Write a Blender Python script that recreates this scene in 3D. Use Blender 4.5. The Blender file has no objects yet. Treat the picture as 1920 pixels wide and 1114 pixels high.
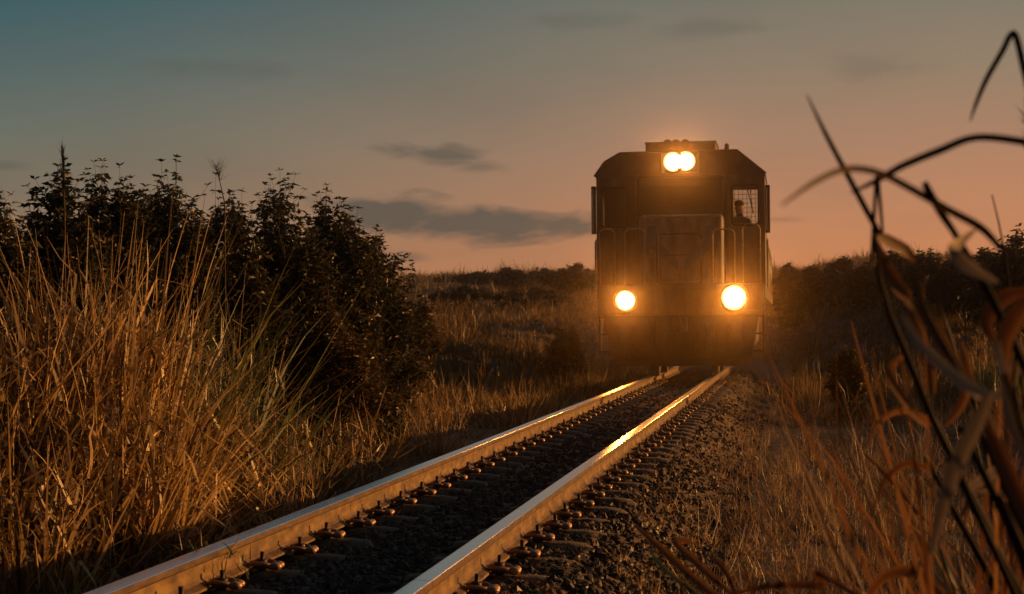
import bpy, bmesh, math, random
import numpy as np
from mathutils import Vector, Matrix, Euler

random.seed(7)
rng = np.random.default_rng(7)
R = math.radians
C = bpy.context.scene.collection

# ------------------------------------------------------------------ camera
FPX, YAW, PITCH = 3574.9, 0.144973, 0.012934
CAM = Vector((1.8757, 0.0, 0.9505))
cam_d = bpy.data.cameras.new('camera')
cam = bpy.data.objects.new('camera', cam_d); C.objects.link(cam)
cam.location = CAM
cam.rotation_euler = (R(90) + PITCH, 0, YAW)
cam_d.sensor_width = 36.0
cam_d.lens = FPX / 1920 * 36
cam_d.clip_start = 0.1; cam_d.clip_end = 4000
cam_d.dof.use_dof = True
cam_d.dof.focus_distance = 13.0
cam_d.dof.aperture_fstop = 7.5
cam_d.dof.aperture_blades = 7
bpy.context.scene.camera = cam
_rot = cam.rotation_euler.to_matrix()

def at(px, py, Y):
    """world point seen at photo pixel (1920 wide) on the plane y = Y"""
    d = _rot @ Vector(((px - 960) / FPX, -(py - 557) / FPX, -1.0))
    return CAM + d * ((Y - CAM.y) / d.y)

# ------------------------------------------------------------------ sky (world), sun, exposure
SUN_AZ, SUN_EL = 62.0, 8.5           # degrees right of the track, above the horizon
w = bpy.data.worlds.new('World'); bpy.context.scene.world = w; w.use_nodes = True
nt = w.node_tree; nt.nodes.clear()
def N(tree, t, **kw):
    n = tree.nodes.new(t)
    for k, v in kw.items(): setattr(n, k, v)
    return n
def srgb(r, g, b):
    f = lambda c: (c / 255 / 12.92) if c / 255 <= .04045 else ((c / 255 + .055) / 1.055) ** 2.4
    return (f(r), f(g), f(b), 1)
def math_n(tree, op, a, b=None, clamp=False):
    n = N(tree, 'ShaderNodeMath', operation=op, use_clamp=clamp)
    for i, v in enumerate((a, b)):
        if v is None: continue
        if isinstance(v, (int, float)): n.inputs[i].default_value = v
        else: tree.links.new(v, n.inputs[i])
    return n.outputs[0]
def ramp(tree, fac, stops, interp='LINEAR'):
    n = N(tree, 'ShaderNodeValToRGB'); cr = n.color_ramp; cr.interpolation = interp
    while len(cr.elements) > 1: cr.elements.remove(cr.elements[0])
    cr.elements[0].position = stops[0][0]; cr.elements[0].color = stops[0][1]
    for p, c in stops[1:]:
        e = cr.elements.new(p); e.color = c
    tree.links.new(fac, n.inputs[0])
    return n.outputs[0]
def mix(tree, fac, a, b, mode='MIX'):
    n = N(tree, 'ShaderNodeMix', data_type='RGBA', blend_type=mode)
    for s, v in ((n.inputs[0], fac), (n.inputs[6], a), (n.inputs[7], b)):
        if isinstance(v, (int, float, tuple)): s.default_value = v
        else: tree.links.new(v, s)
    return n.outputs[2]

tc = N(nt, 'ShaderNodeTexCoord')
sep = N(nt, 'ShaderNodeSeparateXYZ'); nt.links.new(tc.outputs['Generated'], sep.inputs[0])
el = math_n(nt, 'MULTIPLY', math_n(nt, 'ARCSINE', sep.outputs[2]), 180 / math.pi)       # degrees
az = math_n(nt, 'MULTIPLY', math_n(nt, 'ARCTAN2', sep.outputs[0], sep.outputs[1]), 180 / math.pi)
elf = math_n(nt, 'MULTIPLY', el, 1 / 20.0, True)
left = ramp(nt, elf, [(0.0, srgb(174, 124, 92)), (0.08, srgb(154, 118, 92)), (0.17, srgb(124, 110, 92)), (0.27, srgb(102, 107, 96)),
                      (0.37, srgb(78, 97, 96)), (0.48, srgb(50, 86, 94)), (0.7, srgb(85, 118, 130)), (1.0, srgb(105, 132, 150))])
right = ramp(nt, elf, [(0.0, srgb(224, 138, 82)), (0.06, srgb(212, 134, 84)), (0.15, srgb(190, 130, 93)), (0.27, srgb(164, 124, 98)),
                       (0.38, srgb(140, 121, 100)), (0.5, srgb(118, 114, 100)), (0.72, srgb(110, 122, 124)), (1.0, srgb(108, 132, 148))])
azf = N(nt, 'ShaderNodeMapRange', interpolation_type='SMOOTHSTEP')
nt.links.new(az, azf.inputs[0]); azf.inputs[1].default_value = -27; azf.inputs[2].default_value = 7
grad = mix(nt, azf.outputs[0], left, right)
# sunset side brightens well outside the frame; the east side stays dim
cosd = math_n(nt, 'COSINE', math_n(nt, 'MULTIPLY', math_n(nt, 'SUBTRACT', az, 20.0), math.pi / 180))
azb = N(nt, 'ShaderNodeMapRange'); nt.links.new(cosd, azb.inputs[0])
azb.inputs[1].default_value = -.35; azb.inputs[2].default_value = 0.2; azb.inputs[3].default_value = 0.16; azb.inputs[4].default_value = 1.0; azb.interpolation_type = 'SMOOTHSTEP'
grad = mix(nt, 1.0, grad, azb.outputs[0], 'MULTIPLY')
zb = N(nt, 'ShaderNodeMapRange', interpolation_type='SMOOTHSTEP'); nt.links.new(el, zb.inputs[0])
zb.inputs[1].default_value = 18; zb.inputs[2].default_value = 40; zb.inputs[3].default_value = 1.0; zb.inputs[4].default_value = 0.22
grad = mix(nt, 1.0, grad, zb.outputs[0], 'MULTIPLY')
# clouds: streaky noise inside soft banks
comb = N(nt, 'ShaderNodeCombineXYZ')
nt.links.new(math_n(nt, 'MULTIPLY', az, 0.5), comb.inputs[0]); nt.links.new(math_n(nt, 'MULTIPLY', el, 1.5), comb.inputs[1])
cn = N(nt, 'ShaderNodeTexNoise'); nt.links.new(comb.outputs[0], cn.inputs['Vector'])
cn.inputs['Scale'].default_value = 1.0; cn.inputs['Detail'].default_value = 6; cn.inputs['Roughness'].default_value = 0.55
cn.inputs['Distortion'].default_value = 0.6
def pix_azel(px, py):
    d = _rot @ Vector(((px - 960) / FPX, -(py - 557) / FPX, -1.0)); d.normalize()
    return math.degrees(math.atan2(d.x, d.y)), math.degrees(math.asin(d.z))
def bank(px, py, rx, ry, amp, soft=0.5, thr=0.45, tilt=0.0):
    a0, e0 = pix_azel(px, py); sx, sy = rx * 1.25 / FPX * 57.3, ry * 1.3 / FPX * 57.3
    da = math_n(nt, 'SUBTRACT', az, a0)
    dx = math_n(nt, 'DIVIDE', da, sx)
    de = math_n(nt, 'SUBTRACT', math_n(nt, 'SUBTRACT', el, e0), math_n(nt, 'MULTIPLY', da, tilt))
    dy = math_n(nt, 'DIVIDE', de, sy)
    r = math_n(nt, 'SQRT', math_n(nt, 'ADD', math_n(nt, 'POWER', dx, 2.0), math_n(nt, 'POWER', dy, 2.0)))
    v = math_n(nt, 'SUBTRACT', math_n(nt, 'MULTIPLY', math_n(nt, 'SUBTRACT', cn.outputs[0], thr), 5.0), math_n(nt, 'MULTIPLY', math_n(nt, 'SUBTRACT', r, 0.62), 3.0))
    return math_n(nt, 'MULTIPLY', math_n(nt, 'MULTIPLY', v, soft, True), amp)
banks = [bank(740, 396, 130, 34, 0.9, .6, .31), bank(905, 420, 250, 33, 0.92, .6, .29, -0.04), bank(1050, 428, 110, 24, 0.9, .6, .33), bank(830, 290, 120, 26, 0.75, .7, .42, -0.06),
         bank(900, 312, 70, 14, 0.5, .5, .42), bank(760, 482, 70, 16, 0.6, .5, .4), bank(10, 312, 60, 14, 0.5, .5, .4), bank(600, 378, 70, 26, 0.4, .5, .42),
         bank(420, 130, 220, 26, 0.30, .5, .42), bank(1330, 55, 140, 22, 0.3, .5, .4), bank(1100, 40, 160, 20, 0.25, .5, .4), bank(1640, 130, 120, 36, 0.25, .5, .4), bank(1460, 412, 60, 8, 0.35)]
cl = banks[0]
for b in banks[1:]: cl = math_n(nt, 'MAXIMUM', cl, b)
# a thin streaky veil over the rest of the sky
cn2 = N(nt, 'ShaderNodeTexNoise'); nt.links.new(comb.outputs[0], cn2.inputs['Vector'])
cn2.inputs['Scale'].default_value = 0.25; cn2.inputs['Detail'].default_value = 5
veil = math_n(nt, 'MULTIPLY', math_n(nt, 'SUBTRACT', cn2.outputs[0], 0.48), 0.7, True)
cl = math_n(nt, 'MAXIMUM', cl, veil)
sky_col = mix(nt, cl, grad, srgb(78, 79, 72))
nish = N(nt, 'ShaderNodeTexSky', sky_type='NISHITA')
nish.sun_disc = False; nish.sun_elevation = R(SUN_EL); nish.sun_rotation = R(SUN_AZ); nish.dust_density = 3.0
nmul = mix(nt, 1.0, nish.outputs[0], (0.02, 0.02, 0.02, 1), 'MULTIPLY')
sky_col = mix(nt, 0.06, sky_col, nmul)
bg = N(nt, 'ShaderNodeBackground'); bg.inputs[1].default_value = 0.93
nt.links.new(sky_col, bg.inputs[0])
wo = N(nt, 'ShaderNodeOutputWorld'); nt.links.new(bg.outputs[0], wo.inputs[0])

sun_d = bpy.data.lights.new('sun', 'SUN'); sun = bpy.data.objects.new('sun', sun_d); C.objects.link(sun)
sun_d.energy = 5.0; sun_d.angle = R(1.2); sun_d.color = (1.0, 0.43, 0.105)
sd = Vector((math.sin(R(SUN_AZ)) * math.cos(R(SUN_EL)), math.cos(R(SUN_AZ)) * math.cos(R(SUN_EL)), math.sin(R(SUN_EL))))
sun.rotation_euler = sd.to_track_quat('Z', 'Y').to_euler()

sc = bpy.context.scene
sc.view_settings.view_transform = 'Standard'; sc.view_settings.look = 'None'
sc.view_settings.exposure = 0.35; sc.view_settings.gamma = 1.0; sc.view_settings.use_curve_mapping = False
sc.render.engine = 'CYCLES'
sc.cycles.use_denoising = True
sc.cycles.max_bounces = 6; sc.cycles.diffuse_bounces = 2; sc.cycles.glossy_bounces = 3
sc.cycles.transmission_bounces = 4; sc.cycles.transparent_max_bounces = 6; sc.cycles.volume_bounces = 0
sc.cycles.sample_clamp_indirect = 4.0
sc.cycles.caustics_reflective = False; sc.cycles.caustics_refractive = False

# ------------------------------------------------------------------ materials
def new_mat(name):
    m = bpy.data.materials.new(name); m.use_nodes = True
    t = m.node_tree; t.nodes.clear()
    out = N(t, 'ShaderNodeOutputMaterial')
    return m, t, out
def noise(t, scale, detail=5, rough=.6, coord='Object', vec=None, dist=0):
    n = N(t, 'ShaderNodeTexNoise'); n.inputs['Scale'].default_value = scale
    n.inputs['Detail'].default_value = detail; n.inputs['Roughness'].default_value = rough; n.inputs['Distortion'].default_value = dist
    if vec is None:
        c = N(t, 'ShaderNodeTexCoord'); vec = c.outputs[coord]
    t.links.new(vec, n.inputs['Vector'])
    return n.outputs[0]
def surf(name, stops, scale=6, rough=.8, metal=0, bump=0, bscale=60, spec=.4, detail=6, stretch=None, coord='Object', rvar=0):
    """principled surface whose colour follows noise through a ramp"""
    m, t, out = new_mat(name)
    p = N(t, 'ShaderNodeBsdfPrincipled'); t.links.new(p.outputs[0], out.inputs[0])
    vec = None
    if stretch:
        c = N(t, 'ShaderNodeTexCoord'); mp = N(t, 'ShaderNodeMapping'); mp.inputs['Scale'].default_value = stretch
        t.links.new(c.outputs[coord], mp.inputs[0]); vec = mp.outputs[0]
    f = noise(t, scale, detail, vec=vec, coord=coord)
    t.links.new(ramp(t, f, stops), p.inputs['Base Color'])
    p.inputs['Roughness'].default_value = rough; p.inputs['Metallic'].default_value = metal
    p.inputs['Specular IOR Level'].default_value = spec
    if rvar:
        r = math_n(t, 'ADD', math_n(t, 'MULTIPLY', math_n(t, 'SUBTRACT', f, .5), rvar), rough); t.links.new(r, p.inputs['Roughness'])
    if bump:
        b = N(t, 'ShaderNodeBump'); b.inputs['Strength'].default_value = bump; b.inputs['Distance'].default_value = .02
        t.links.new(noise(t, bscale, 4), b.inputs['Height']); t.links.new(b.outputs[0], p.inputs['Normal'])
    return m
def col(r, g, b): return (r, g, b, 1)
def leafmat(name, a, b, c, trans=.35, gloss=.08, rough=.45):
    """thin leaf: colour by the leaf's own tone attribute, some light passes through"""
    m, t, out = new_mat(name)
    at_ = N(t, 'ShaderNodeAttribute'); at_.attribute_name = 'tone'
    cr = ramp(t, at_.outputs['Fac'], [(0, a), (.5, b), (1, c)])
    d = N(t, 'ShaderNodeBsdfDiffuse'); tr = N(t, 'ShaderNodeBsdfTranslucent'); g = N(t, 'ShaderNodeBsdfGlossy')
    g.inputs['Roughness'].default_value = rough; g.inputs['Color'].default_value = col(.9, .9, .9)
    t.links.new(cr, d.inputs[0]); t.links.new(cr, tr.inputs[0])
    m1 = N(t, 'ShaderNodeMixShader'); m1.inputs[0].default_value = trans
    t.links.new(d.outputs[0], m1.inputs[1]); t.links.new(tr.outputs[0], m1.inputs[2])
    m2 = N(t, 'ShaderNodeMixShader'); m2.inputs[0].default_value = gloss
    t.links.new(m1.outputs[0], m2.inputs[1]); t.links.new(g.outputs[0], m2.inputs[2])
    t.links.new(m2.outputs[0], out.inputs[0])
    return m
def emit(name, c, s):
    m, t, out = new_mat(name)
    e = N(t, 'ShaderNodeEmission'); e.inputs[0].default_value = c; e.inputs[1].default_value = s
    t.links.new(e.outputs[0], out.inputs[0]); return m

M = {}
M['earth'] = surf('earth', [(0.3, col(.035, .022, .013)), (.55, col(.075, .046, .024)), (.75, col(.14, .088, .04))], 3, .95, bump=.6, bscale=25)
M['stone'] = leafmat('stone', col(.014, .011, .009), col(.042, .032, .026), col(.17, .12, .085), 0, .03)
M['concrete'] = surf('concrete', [(0.3, col(.07, .05, .035)), (.6, col(.20, .15, .10)), (.8, col(.34, .26, .18))], 14, .85, bump=.5, bscale=90)
M['rust'] = surf('rust', [(0.3, col(.035, .018, .008)), (.5, col(.12, .068, .024)), (.7, col(.23, .15, .05))], 5, .68, metal=.15, bump=.3, bscale=120, stretch=(3, 1.2, 3))
M['rust_dark'] = surf('rust_dark', [(0.3, col(.025, .013, .007)), (.55, col(.075, .038, .016)), (.75, col(.14, .075, .03))], 9, .75, bump=.3, bscale=120, stretch=(3, .8, 3), detail=8)
M['railtop'] = surf('railtop', [(0.3, col(.72, .71, .70)), (.7, col(.86, .85, .84))], 4, .21, metal=1, stretch=(20, .35, 1), rvar=.08)
M['iron'] = surf('iron', [(0.3, col(.02, .013, .01)), (.7, col(.07, .04, .025))], 30, .6, metal=.3)
M['clip'] = surf('clip', [(0.3, col(.22, .12, .06)), (.7, col(.42, .26, .14))], 30, .45, metal=.3)
M['straw'] = leafmat('straw', col(.05, .03, .010), col(.27, .165, .055), col(.68, .47, .21), .35, .05, .5)
M['straw_pale'] = leafmat('straw_pale', col(.06, .036, .018), col(.28, .18, .09), col(.66, .49, .28), .3, .04)
M['grass_green'] = leafmat('grass_green', col(.03, .042, .012), col(.10, .115, .035), col(.24, .21, .08), .35, .06)
M['far_grass'] = leafmat('far_grass', col(.05, .032, .012), col(.17, .105, .04), col(.40, .26, .10), .35, .03)
M['leaf'] = leafmat('leaf', col(.014, .018, .007), col(.035, .04, .014), col(.15, .105, .04), .25, .04)
M['leaf_brown'] = leafmat('leaf_brown', col(.035, .025, .01), col(.085, .055, .02), col(.2, .11, .04), .3, .05)
M['bark'] = surf('bark', [(0.3, col(.03, .02, .012)), (.7, col(.09, .06, .035))], 12, .9)
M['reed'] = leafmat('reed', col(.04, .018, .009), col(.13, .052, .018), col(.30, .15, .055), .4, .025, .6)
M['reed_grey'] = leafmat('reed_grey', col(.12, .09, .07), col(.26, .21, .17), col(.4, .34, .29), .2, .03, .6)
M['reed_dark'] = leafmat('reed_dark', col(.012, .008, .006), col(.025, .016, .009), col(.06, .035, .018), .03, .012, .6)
M['paint'] = surf('cab_paint', [(0.3, col(.03, .022, .016)), (.5, col(.09, .07, .052)), (.75, col(.15, .12, .095))], 5, .5, bump=.08, bscale=30, spec=.4, stretch=(1, 1, .35))
M['paint_nose'] = surf('nose_paint', [(0.3, col(.05, .045, .04)), (.55, col(.17, .16, .16)), (.8, col(.24, .23, .22))], 6, .45, bump=.08, bscale=30, spec=.4, stretch=(1, 1, .35))
M['paint_blue'] = surf('blue_paint', [(0.3, col(.04, .07, .13)), (.7, col(.09, .14, .22))], 5, .45)
M['roofpaint'] = surf('roof_paint', [(0.3, col(.05, .035, .025)), (.7, col(.13, .09, .06))], 3, .7)
M['dark'] = surf('black_steel', [(0.3, col(.012, .01, .008)), (.7, col(.045, .032, .022))], 8, .65)
M['rail_paint'] = surf('handrail_paint', [(0.3, col(.20, .16, .10)), (.7, col(.36, .30, .20))], 20, .45)
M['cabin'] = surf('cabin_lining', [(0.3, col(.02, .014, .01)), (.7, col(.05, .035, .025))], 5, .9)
M['seal'] = surf('window_rubber', [(0.3, col(.01, .009, .008)), (.7, col(.02, .018, .016))], 10, .7)
def glass(name, tint, rough=.03):
    m, t, out = new_mat(name)
    g = N(t, 'ShaderNodeBsdfGlossy'); g.inputs[1].default_value = rough
    tr = N(t, 'ShaderNodeBsdfTransparent'); tr.inputs[0].default_value = tint
    f = N(t, 'ShaderNodeFresnel'); f.inputs[0].default_value = 1.45
    mx = N(t, 'ShaderNodeMixShader'); t.links.new(f.outputs[0], mx.inputs[0])
    t.links.new(tr.outputs[0], mx.inputs[1]); t.links.new(g.outputs[0], mx.inputs[2]); t.links.new(mx.outputs[0], out.inputs[0])
    return m
M['glass'] = glass('window_glass', col(.8, .8, .78))
M['glass_dark'] = glass('sooty_glass', col(.35, .33, .3), .15)  # darker tint and rougher than the driver's pane
M['lens'] = emit('lamp_lens', col(1.0, .80, .50), 14)
M['glow_ring'] = emit('lit_reflector', col(1.0, .42, .08), 2.6)  # self-emitting orange, paints the glow around each lens
M['reflector'] = surf('reflector', [(0.3, col(.7, .6, .45)), (.7, col(.8, .7, .55))], 10, .2, metal=1)
M['skin'] = surf('skin', [(0.3, col(.16, .09, .06)), (.7, col(.22, .13, .09))], 10, .6)
M['cloth'] = surf('cloth', [(0.3, col(.03, .035, .05)), (.7, col(.06, .065, .08))], 20, .9)

# ------------------------------------------------------------------ helpers
def prop(o, label=None, cat=None, group=None, kind=None):
    if label: o['label'] = label
    if cat: o['category'] = cat
    if group: o['group'] = group
    if kind: o['kind'] = kind
    return o
def empty(name, loc, label, cat, group=None):
    o = bpy.data.objects.new(name, None); C.objects.link(o); o.location = loc; o.empty_display_size = .2
    return prop(o, label, cat, group)
def link(name, me, parent=None):
    o = bpy.data.objects.new(name, me); C.objects.link(o)
    if parent is not None: o.parent = parent
    return o
def npmesh(name, V, F, mats, tone=None, midx=None, smooth=False):
    """V (n,3); F (m,k) faces of one size"""
    me = bpy.data.meshes.new(name)
    V = np.asarray(V, np.float32); F = np.asarray(F, np.int32); k = F.shape[1]
    me.vertices.add(len(V)); me.vertices.foreach_set('co', V.ravel())
    me.loops.add(F.size); me.loops.foreach_set('vertex_index', F.ravel())
    me.polygons.add(len(F)); me.polygons.foreach_set('loop_start', np.arange(0, F.size, k, dtype=np.int32))
    me.polygons.foreach_set('loop_total', np.full(len(F), k, np.int32))
    for m in (mats if isinstance(mats, (list, tuple)) else [mats]): me.materials.append(m)
    if midx is not None: me.polygons.foreach_set('material_index', np.asarray(midx, np.int32))
    me.polygons.foreach_set('use_smooth', np.full(len(F), smooth, bool))
    if tone is not None:
        a = me.attributes.new('tone', 'FLOAT', 'POINT'); a.data.foreach_set('value', np.asarray(tone, np.float32))
    me.update(calc_edges=True)
    return me
class B:
    """collects shapes into one bmesh"""
    def __init__(s): s.bm = bmesh.new()
    def box(s, x0, x1, y0, y1, z0, z1, bev=0, seg=2, mat=0):
        r = bmesh.ops.create_cube(s.bm, size=1)
        for v in r['verts']:
            v.co = Vector(((x0 + x1) / 2 + v.co.x * (x1 - x0), (y0 + y1) / 2 + v.co.y * (y1 - y0), (z0 + z1) / 2 + v.co.z * (z1 - z0)))
        fs = {f for v in r['verts'] for f in v.link_faces}
        for f in fs: f.material_index = mat
        if bev:
            es = {e for v in r['verts'] for e in v.link_edges}
            bmesh.ops.bevel(s.bm, geom=list(es), offset=bev, segments=seg, affect='EDGES', profile=.5)
        return s
    def cyl(s, p, q, r, r2=None, seg=16, caps=True, mat=0):
        p, q = Vector(p), Vector(q); d = q - p
        mtx = Matrix.Translation((p + q) / 2) @ d.to_track_quat('Z', 'Y').to_matrix().to_4x4()
        g = bmesh.ops.create_cone(s.bm, cap_ends=caps, segments=seg, radius1=r, radius2=r if r2 is None else r2, depth=d.length, matrix=mtx)
        for f in {f for v in g['verts'] for f in v.link_faces}: f.material_index = mat; f.smooth = len(f.verts) == 4
        return s
    def ball(s, p, r, sc=(1, 1, 1), seg=12):
        g = bmesh.ops.create_uvsphere(s.bm, u_segments=seg, v_segments=max(6, seg // 2), radius=r, matrix=Matrix.Translation(p) @ Matrix.Diagonal((*sc, 1)))
        for f in {f for v in g['verts'] for f in v.link_faces}: f.smooth = True
        return s
    def tube(s, pts, r, seg=8, radii=None):
        pts = [Vector(p) for p in pts]; rings = []
        up = Vector((0.13, 0.31, .94))
        for i, p in enumerate(pts):
            d = (pts[min(i + 1, len(pts) - 1)] - pts[max(i - 1, 0)]).normalized()
            a = d.cross(up)
            if a.length < .05: a = d.cross(Vector((1, 0, 0)))
            a.normalize(); b = d.cross(a)
            rr = radii[i] if radii else r
            rings.append([s.bm.verts.new(p + (a * math.cos(t) + b * math.sin(t)) * rr) for t in [2 * math.pi * k / seg for k in range(seg)]])
        for u, v in zip(rings, rings[1:]):
            for k in range(seg):
                f = s.bm.faces.new((u[k], u[(k + 1) % seg], v[(k + 1) % seg], v[k])); f.smooth = True
        s.bm.faces.new(rings[0][::-1]); s.bm.faces.new(rings[-1])
        return s
    def prism(s, poly, y0, y1, bev=0):
        """poly of (x,z) swept from y0 to y1"""
        a = [s.bm.verts.new((x, y0, z)) for x, z in poly]; b = [s.bm.verts.new((x, y1, z)) for x, z in poly]
        fs = [s.bm.faces.new(a), s.bm.faces.new(b[::-1])]
        n = len(poly)
        for i in range(n): fs.append(s.bm.faces.new((a[(i + 1) % n], a[i], b[i], b[(i + 1) % n])))
        bmesh.ops.recalc_face_normals(s.bm, faces=fs)
        if bev: bmesh.ops.bevel(s.bm, geom=list({e for f in fs for e in f.edges}), offset=bev, segments=2, affect='EDGES')
        return s
    def done(s, name, mats, parent=None):
        me = bpy.data.meshes.new(name); s.bm.to_mesh(me); s.bm.free()
        for m in (mats if isinstance(mats, (list, tuple)) else [mats]): me.materials.append(m)
        return link(name, me, parent)

def ss(a, b, x):
    t = np.clip((np.asarray(x, float) - a) / (b - a), 0, 1); return t * t * (3 - 2 * t)
def bumps(x, y):
    return (np.sin(x * 1.7 + 1.3 * np.sin(y * .61)) * np.cos(y * 1.1 + .7 * np.sin(x * .9)) * .5 + np.sin(x * 4.1 + y * 2.3) * .2 + np.cos(y * 3.7 - x * 2.9) * .2)
def big(x, y):
    return np.sin(x * .11 + 1.2 * np.sin(y * .031 + 1)) * np.cos(y * .083 + np.sin(x * .07))
def terr(x, y):
    x = np.asarray(x, float); y = np.asarray(y, float); ax = np.abs(x)
    z = -.180 - .24 * ss(.85, 1.45, ax)
    z = z + .014 * np.exp(-(x / .22) ** 2) - .010 * ss(.62, .45, ax)
    corr = 1 - (1 - ss(1.9, 6.5, ax)) * (1 - ss(49, 66, y))
    z = z + corr * 4.85 * ss(24, 150, y)
    z = z + .5 * ss(2.6, 6.5, x) * ss(12, 30, y) + 0.45 * ss(1.7, 4.0, x) * ss(32, 54, y) * (1 - ss(95, 150, y)) + 0.45 * ss(.4, 1.8, x) * ss(47, 57, y) * (1 - ss(95, 150, y))
    z = z + .35 * ss(-2.2, -5.5, x) * (1 - ss(60, 110, y))
    z = z + bumps(x, y) * .05 * ss(1.2, 2.2, ax) + big(x, y) * .35 * ss(6, 20, ax) * ss(20, 60, y)
    return z

# ------------------------------------------------------------------ ground
def axis(segs):
    out = []
    for a, b, st in segs: out += list(np.arange(a, b, st))
    out.append(segs[-1][1]); return np.array(out)
gx = axis([(-900, -60, 40), (-60, -12, 3), (-12, -2.4, .3), (-2.4, 2.8, .08), (2.8, 12, .3), (12, 60, 3), (60, 900, 40)])
gy = axis([(-60, -2, 4), (-2, 3, .5), (3, 34, .12), (34, 64, .5), (64, 200, 2), (200, 500, 20), (500, 1600, 100)])
X, Y = np.meshgrid(gx, gy)
Z = terr(X, Y)
near = (np.abs(X) < 2.6) & (Y > 3) & (Y < 34)
Z = Z + near * rng.normal(0, .006, X.shape)
V = np.stack([X.ravel(), Y.ravel(), Z.ravel()], 1)
nx, ny = len(gx), len(gy)
ii = (np.arange(ny - 1)[:, None] * nx + np.arange(nx - 1)[None, :]).ravel()
F = np.stack([ii, ii + 1, ii + nx + 1, ii + nx], 1)
g = link('ground', npmesh('ground', V, F, M['earth'], smooth=True)); prop(g, kind='structure')

# ballast: many broken stones
def ico():
    bm = bmesh.new(); bmesh.ops.create_icosphere(bm, subdivisions=1, radius=1)
    v = np.array([tuple(a.co) for a in bm.verts]); f = np.array([[x.index for x in q.verts] for q in bm.faces]); bm.free(); return v, f
IV, IF = ico()
def stones(n, xf, yf, size, lift=.0):
    x = xf(n); u = rng.random(n); y0, y1 = yf
    y = 1 / (1 / y0 + u * (1 / y1 - 1 / y0))
    z = terr(x, y) + lift
    s = size[0] + (size[1] - size[0]) * rng.random(n) ** 1.6
    sc3 = s[:, None] * (0.55 + .75 * rng.random((n, 3)))
    jit = 1 + rng.normal(0, .24, (n, len(IV), 1))
    P = IV[None] * jit * sc3[:, None, :]
    a = rng.random(n) * 6.283; ca, sa = np.cos(a), np.sin(a); t = rng.normal(0, .5, n); ct, st = np.cos(t), np.sin(t)
    x1 = P[..., 0] * ca[:, None] - P[..., 1] * sa[:, None]; y1_ = P[..., 0] * sa[:, None] + P[..., 1] * ca[:, None]
    z1 = P[..., 2] * ct[:, None] + x1 * st[:, None]; x2 = x1 * ct[:, None] - P[..., 2] * st[:, None]
    P = np.stack([x2 + x[:, None], y1_ + y[:, None], z1 + z[:, None] + .2 * s[:, None]], -1)
    Fs = IF[None] + (np.arange(n) * len(IV))[:, None, None]
    return P.reshape(-1, 3), Fs.reshape(-1, 3)
def bed_x(n):
    x = rng.uniform(-1.3, 1.55, n)
    bad = (np.abs(np.abs(x) - .5335) < .085)
    x[bad] += np.where(rng.random(bad.sum()) < .5, -.17, .17)
    return x
P1, F1 = stones(44000, bed_x, (4.5, 44), (.010, .027), -.002)
st = link('ballast', npmesh('ballast', P1, F1, M['stone'], tone=np.repeat(rng.random(len(P1) // len(IV)) ** 1.8, len(IV))))
prop(st, 'dark broken ballast stones between and beside the rails', 'gravel', kind='stuff')

# ------------------------------------------------------------------ sleepers with their fastenings
SLP = 0.6; G2 = 1.067 / 2
def sleeper_mesh():
    b = B()
    prof = [(-.93, -.21), (-.92, -.18), (-.88, -.156), (-.80, -.146), (-.30, -.145), (-.22, -.155), (-.18, -.21), (.18, -.21), (.22, -.155), (.30, -.145), (.80, -.146), (.88, -.156), (.92, -.18), (.93, -.21)]
    bm = b.bm; rings = []
    for x, zt in prof:
        wv = (.088 if abs(x) < .7 else .078) if abs(x) < .9 else .055
        rings.append([bm.verts.new((x, yy, zz)) for yy, zz in ((-wv - .02, -.34), (-wv, zt - .035), (-wv + .03, zt - .008), (0, zt), (wv - .03, zt - .008), (wv, zt - .035), (wv + .02, -.34))])
    for u, v in zip(rings, rings[1:]):
        for k in range(6):
            f = bm.faces.new((u[k], u[k + 1], v[k + 1], v[k])); f.smooth = True
    bm.faces.new(rings[0][::-1]); bm.faces.new(rings[-1])
    bmesh.ops.recalc_face_normals(bm, faces=bm.faces)
    me = bpy.data.meshes.new('sleeper'); bm.to_mesh(me); bm.free(); me.materials.append(M['concrete']); return me
def pad_mesh():
    b = B(); b.box(-.085, .085, -.09, .09, -.1475, -.1405, .003, 1)
    me = bpy.data.meshes.new('base_plate'); b.bm.to_mesh(me); me.materials.append(M['rust']); return me
def bolt_mesh():
    b = B(); b.cyl((0, 0, -.145), (0, 0, -.066), .010, seg=10); b.cyl((0, 0, -.122), (0, 0, -.098), .024, seg=6); b.cyl((0, 0, -.128), (0, 0, -.121), .03, seg=14)
    b.cyl((0, 0, -.146), (0, 0, -.126), .036, .03, seg=14)
    me = bpy.data.meshes.new('bolt'); b.bm.to_mesh(me); me.materials.append(M['iron']); return me
def clip_mesh():
    b = B()
    b.tube([(-.055, -.05, -.122), (-.02, -.062, -.112), (.03, -.06, -.118), (.055, -.03, -.126), (.055, .03, -.126), (.03, .06, -.118), (-.02, .062, -.112), (-.055, .05, -.122)], .010, 7)
    b.ball((.062, -.03, -.128), .026, (1.25, 1.0, .7), 10); b.ball((.062, .03, -.128), .024, (1.1, 1.0, .7), 10)
    me = bpy.data.meshes.new('rail_clip'); b.bm.to_mesh(me); me.materials.append(M['clip']); return me
ms, mp_, mb, mc = sleeper_mesh(), pad_mesh(), bolt_mesh(), clip_mesh()
y = 5.25; k = 0
protos = None
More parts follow.
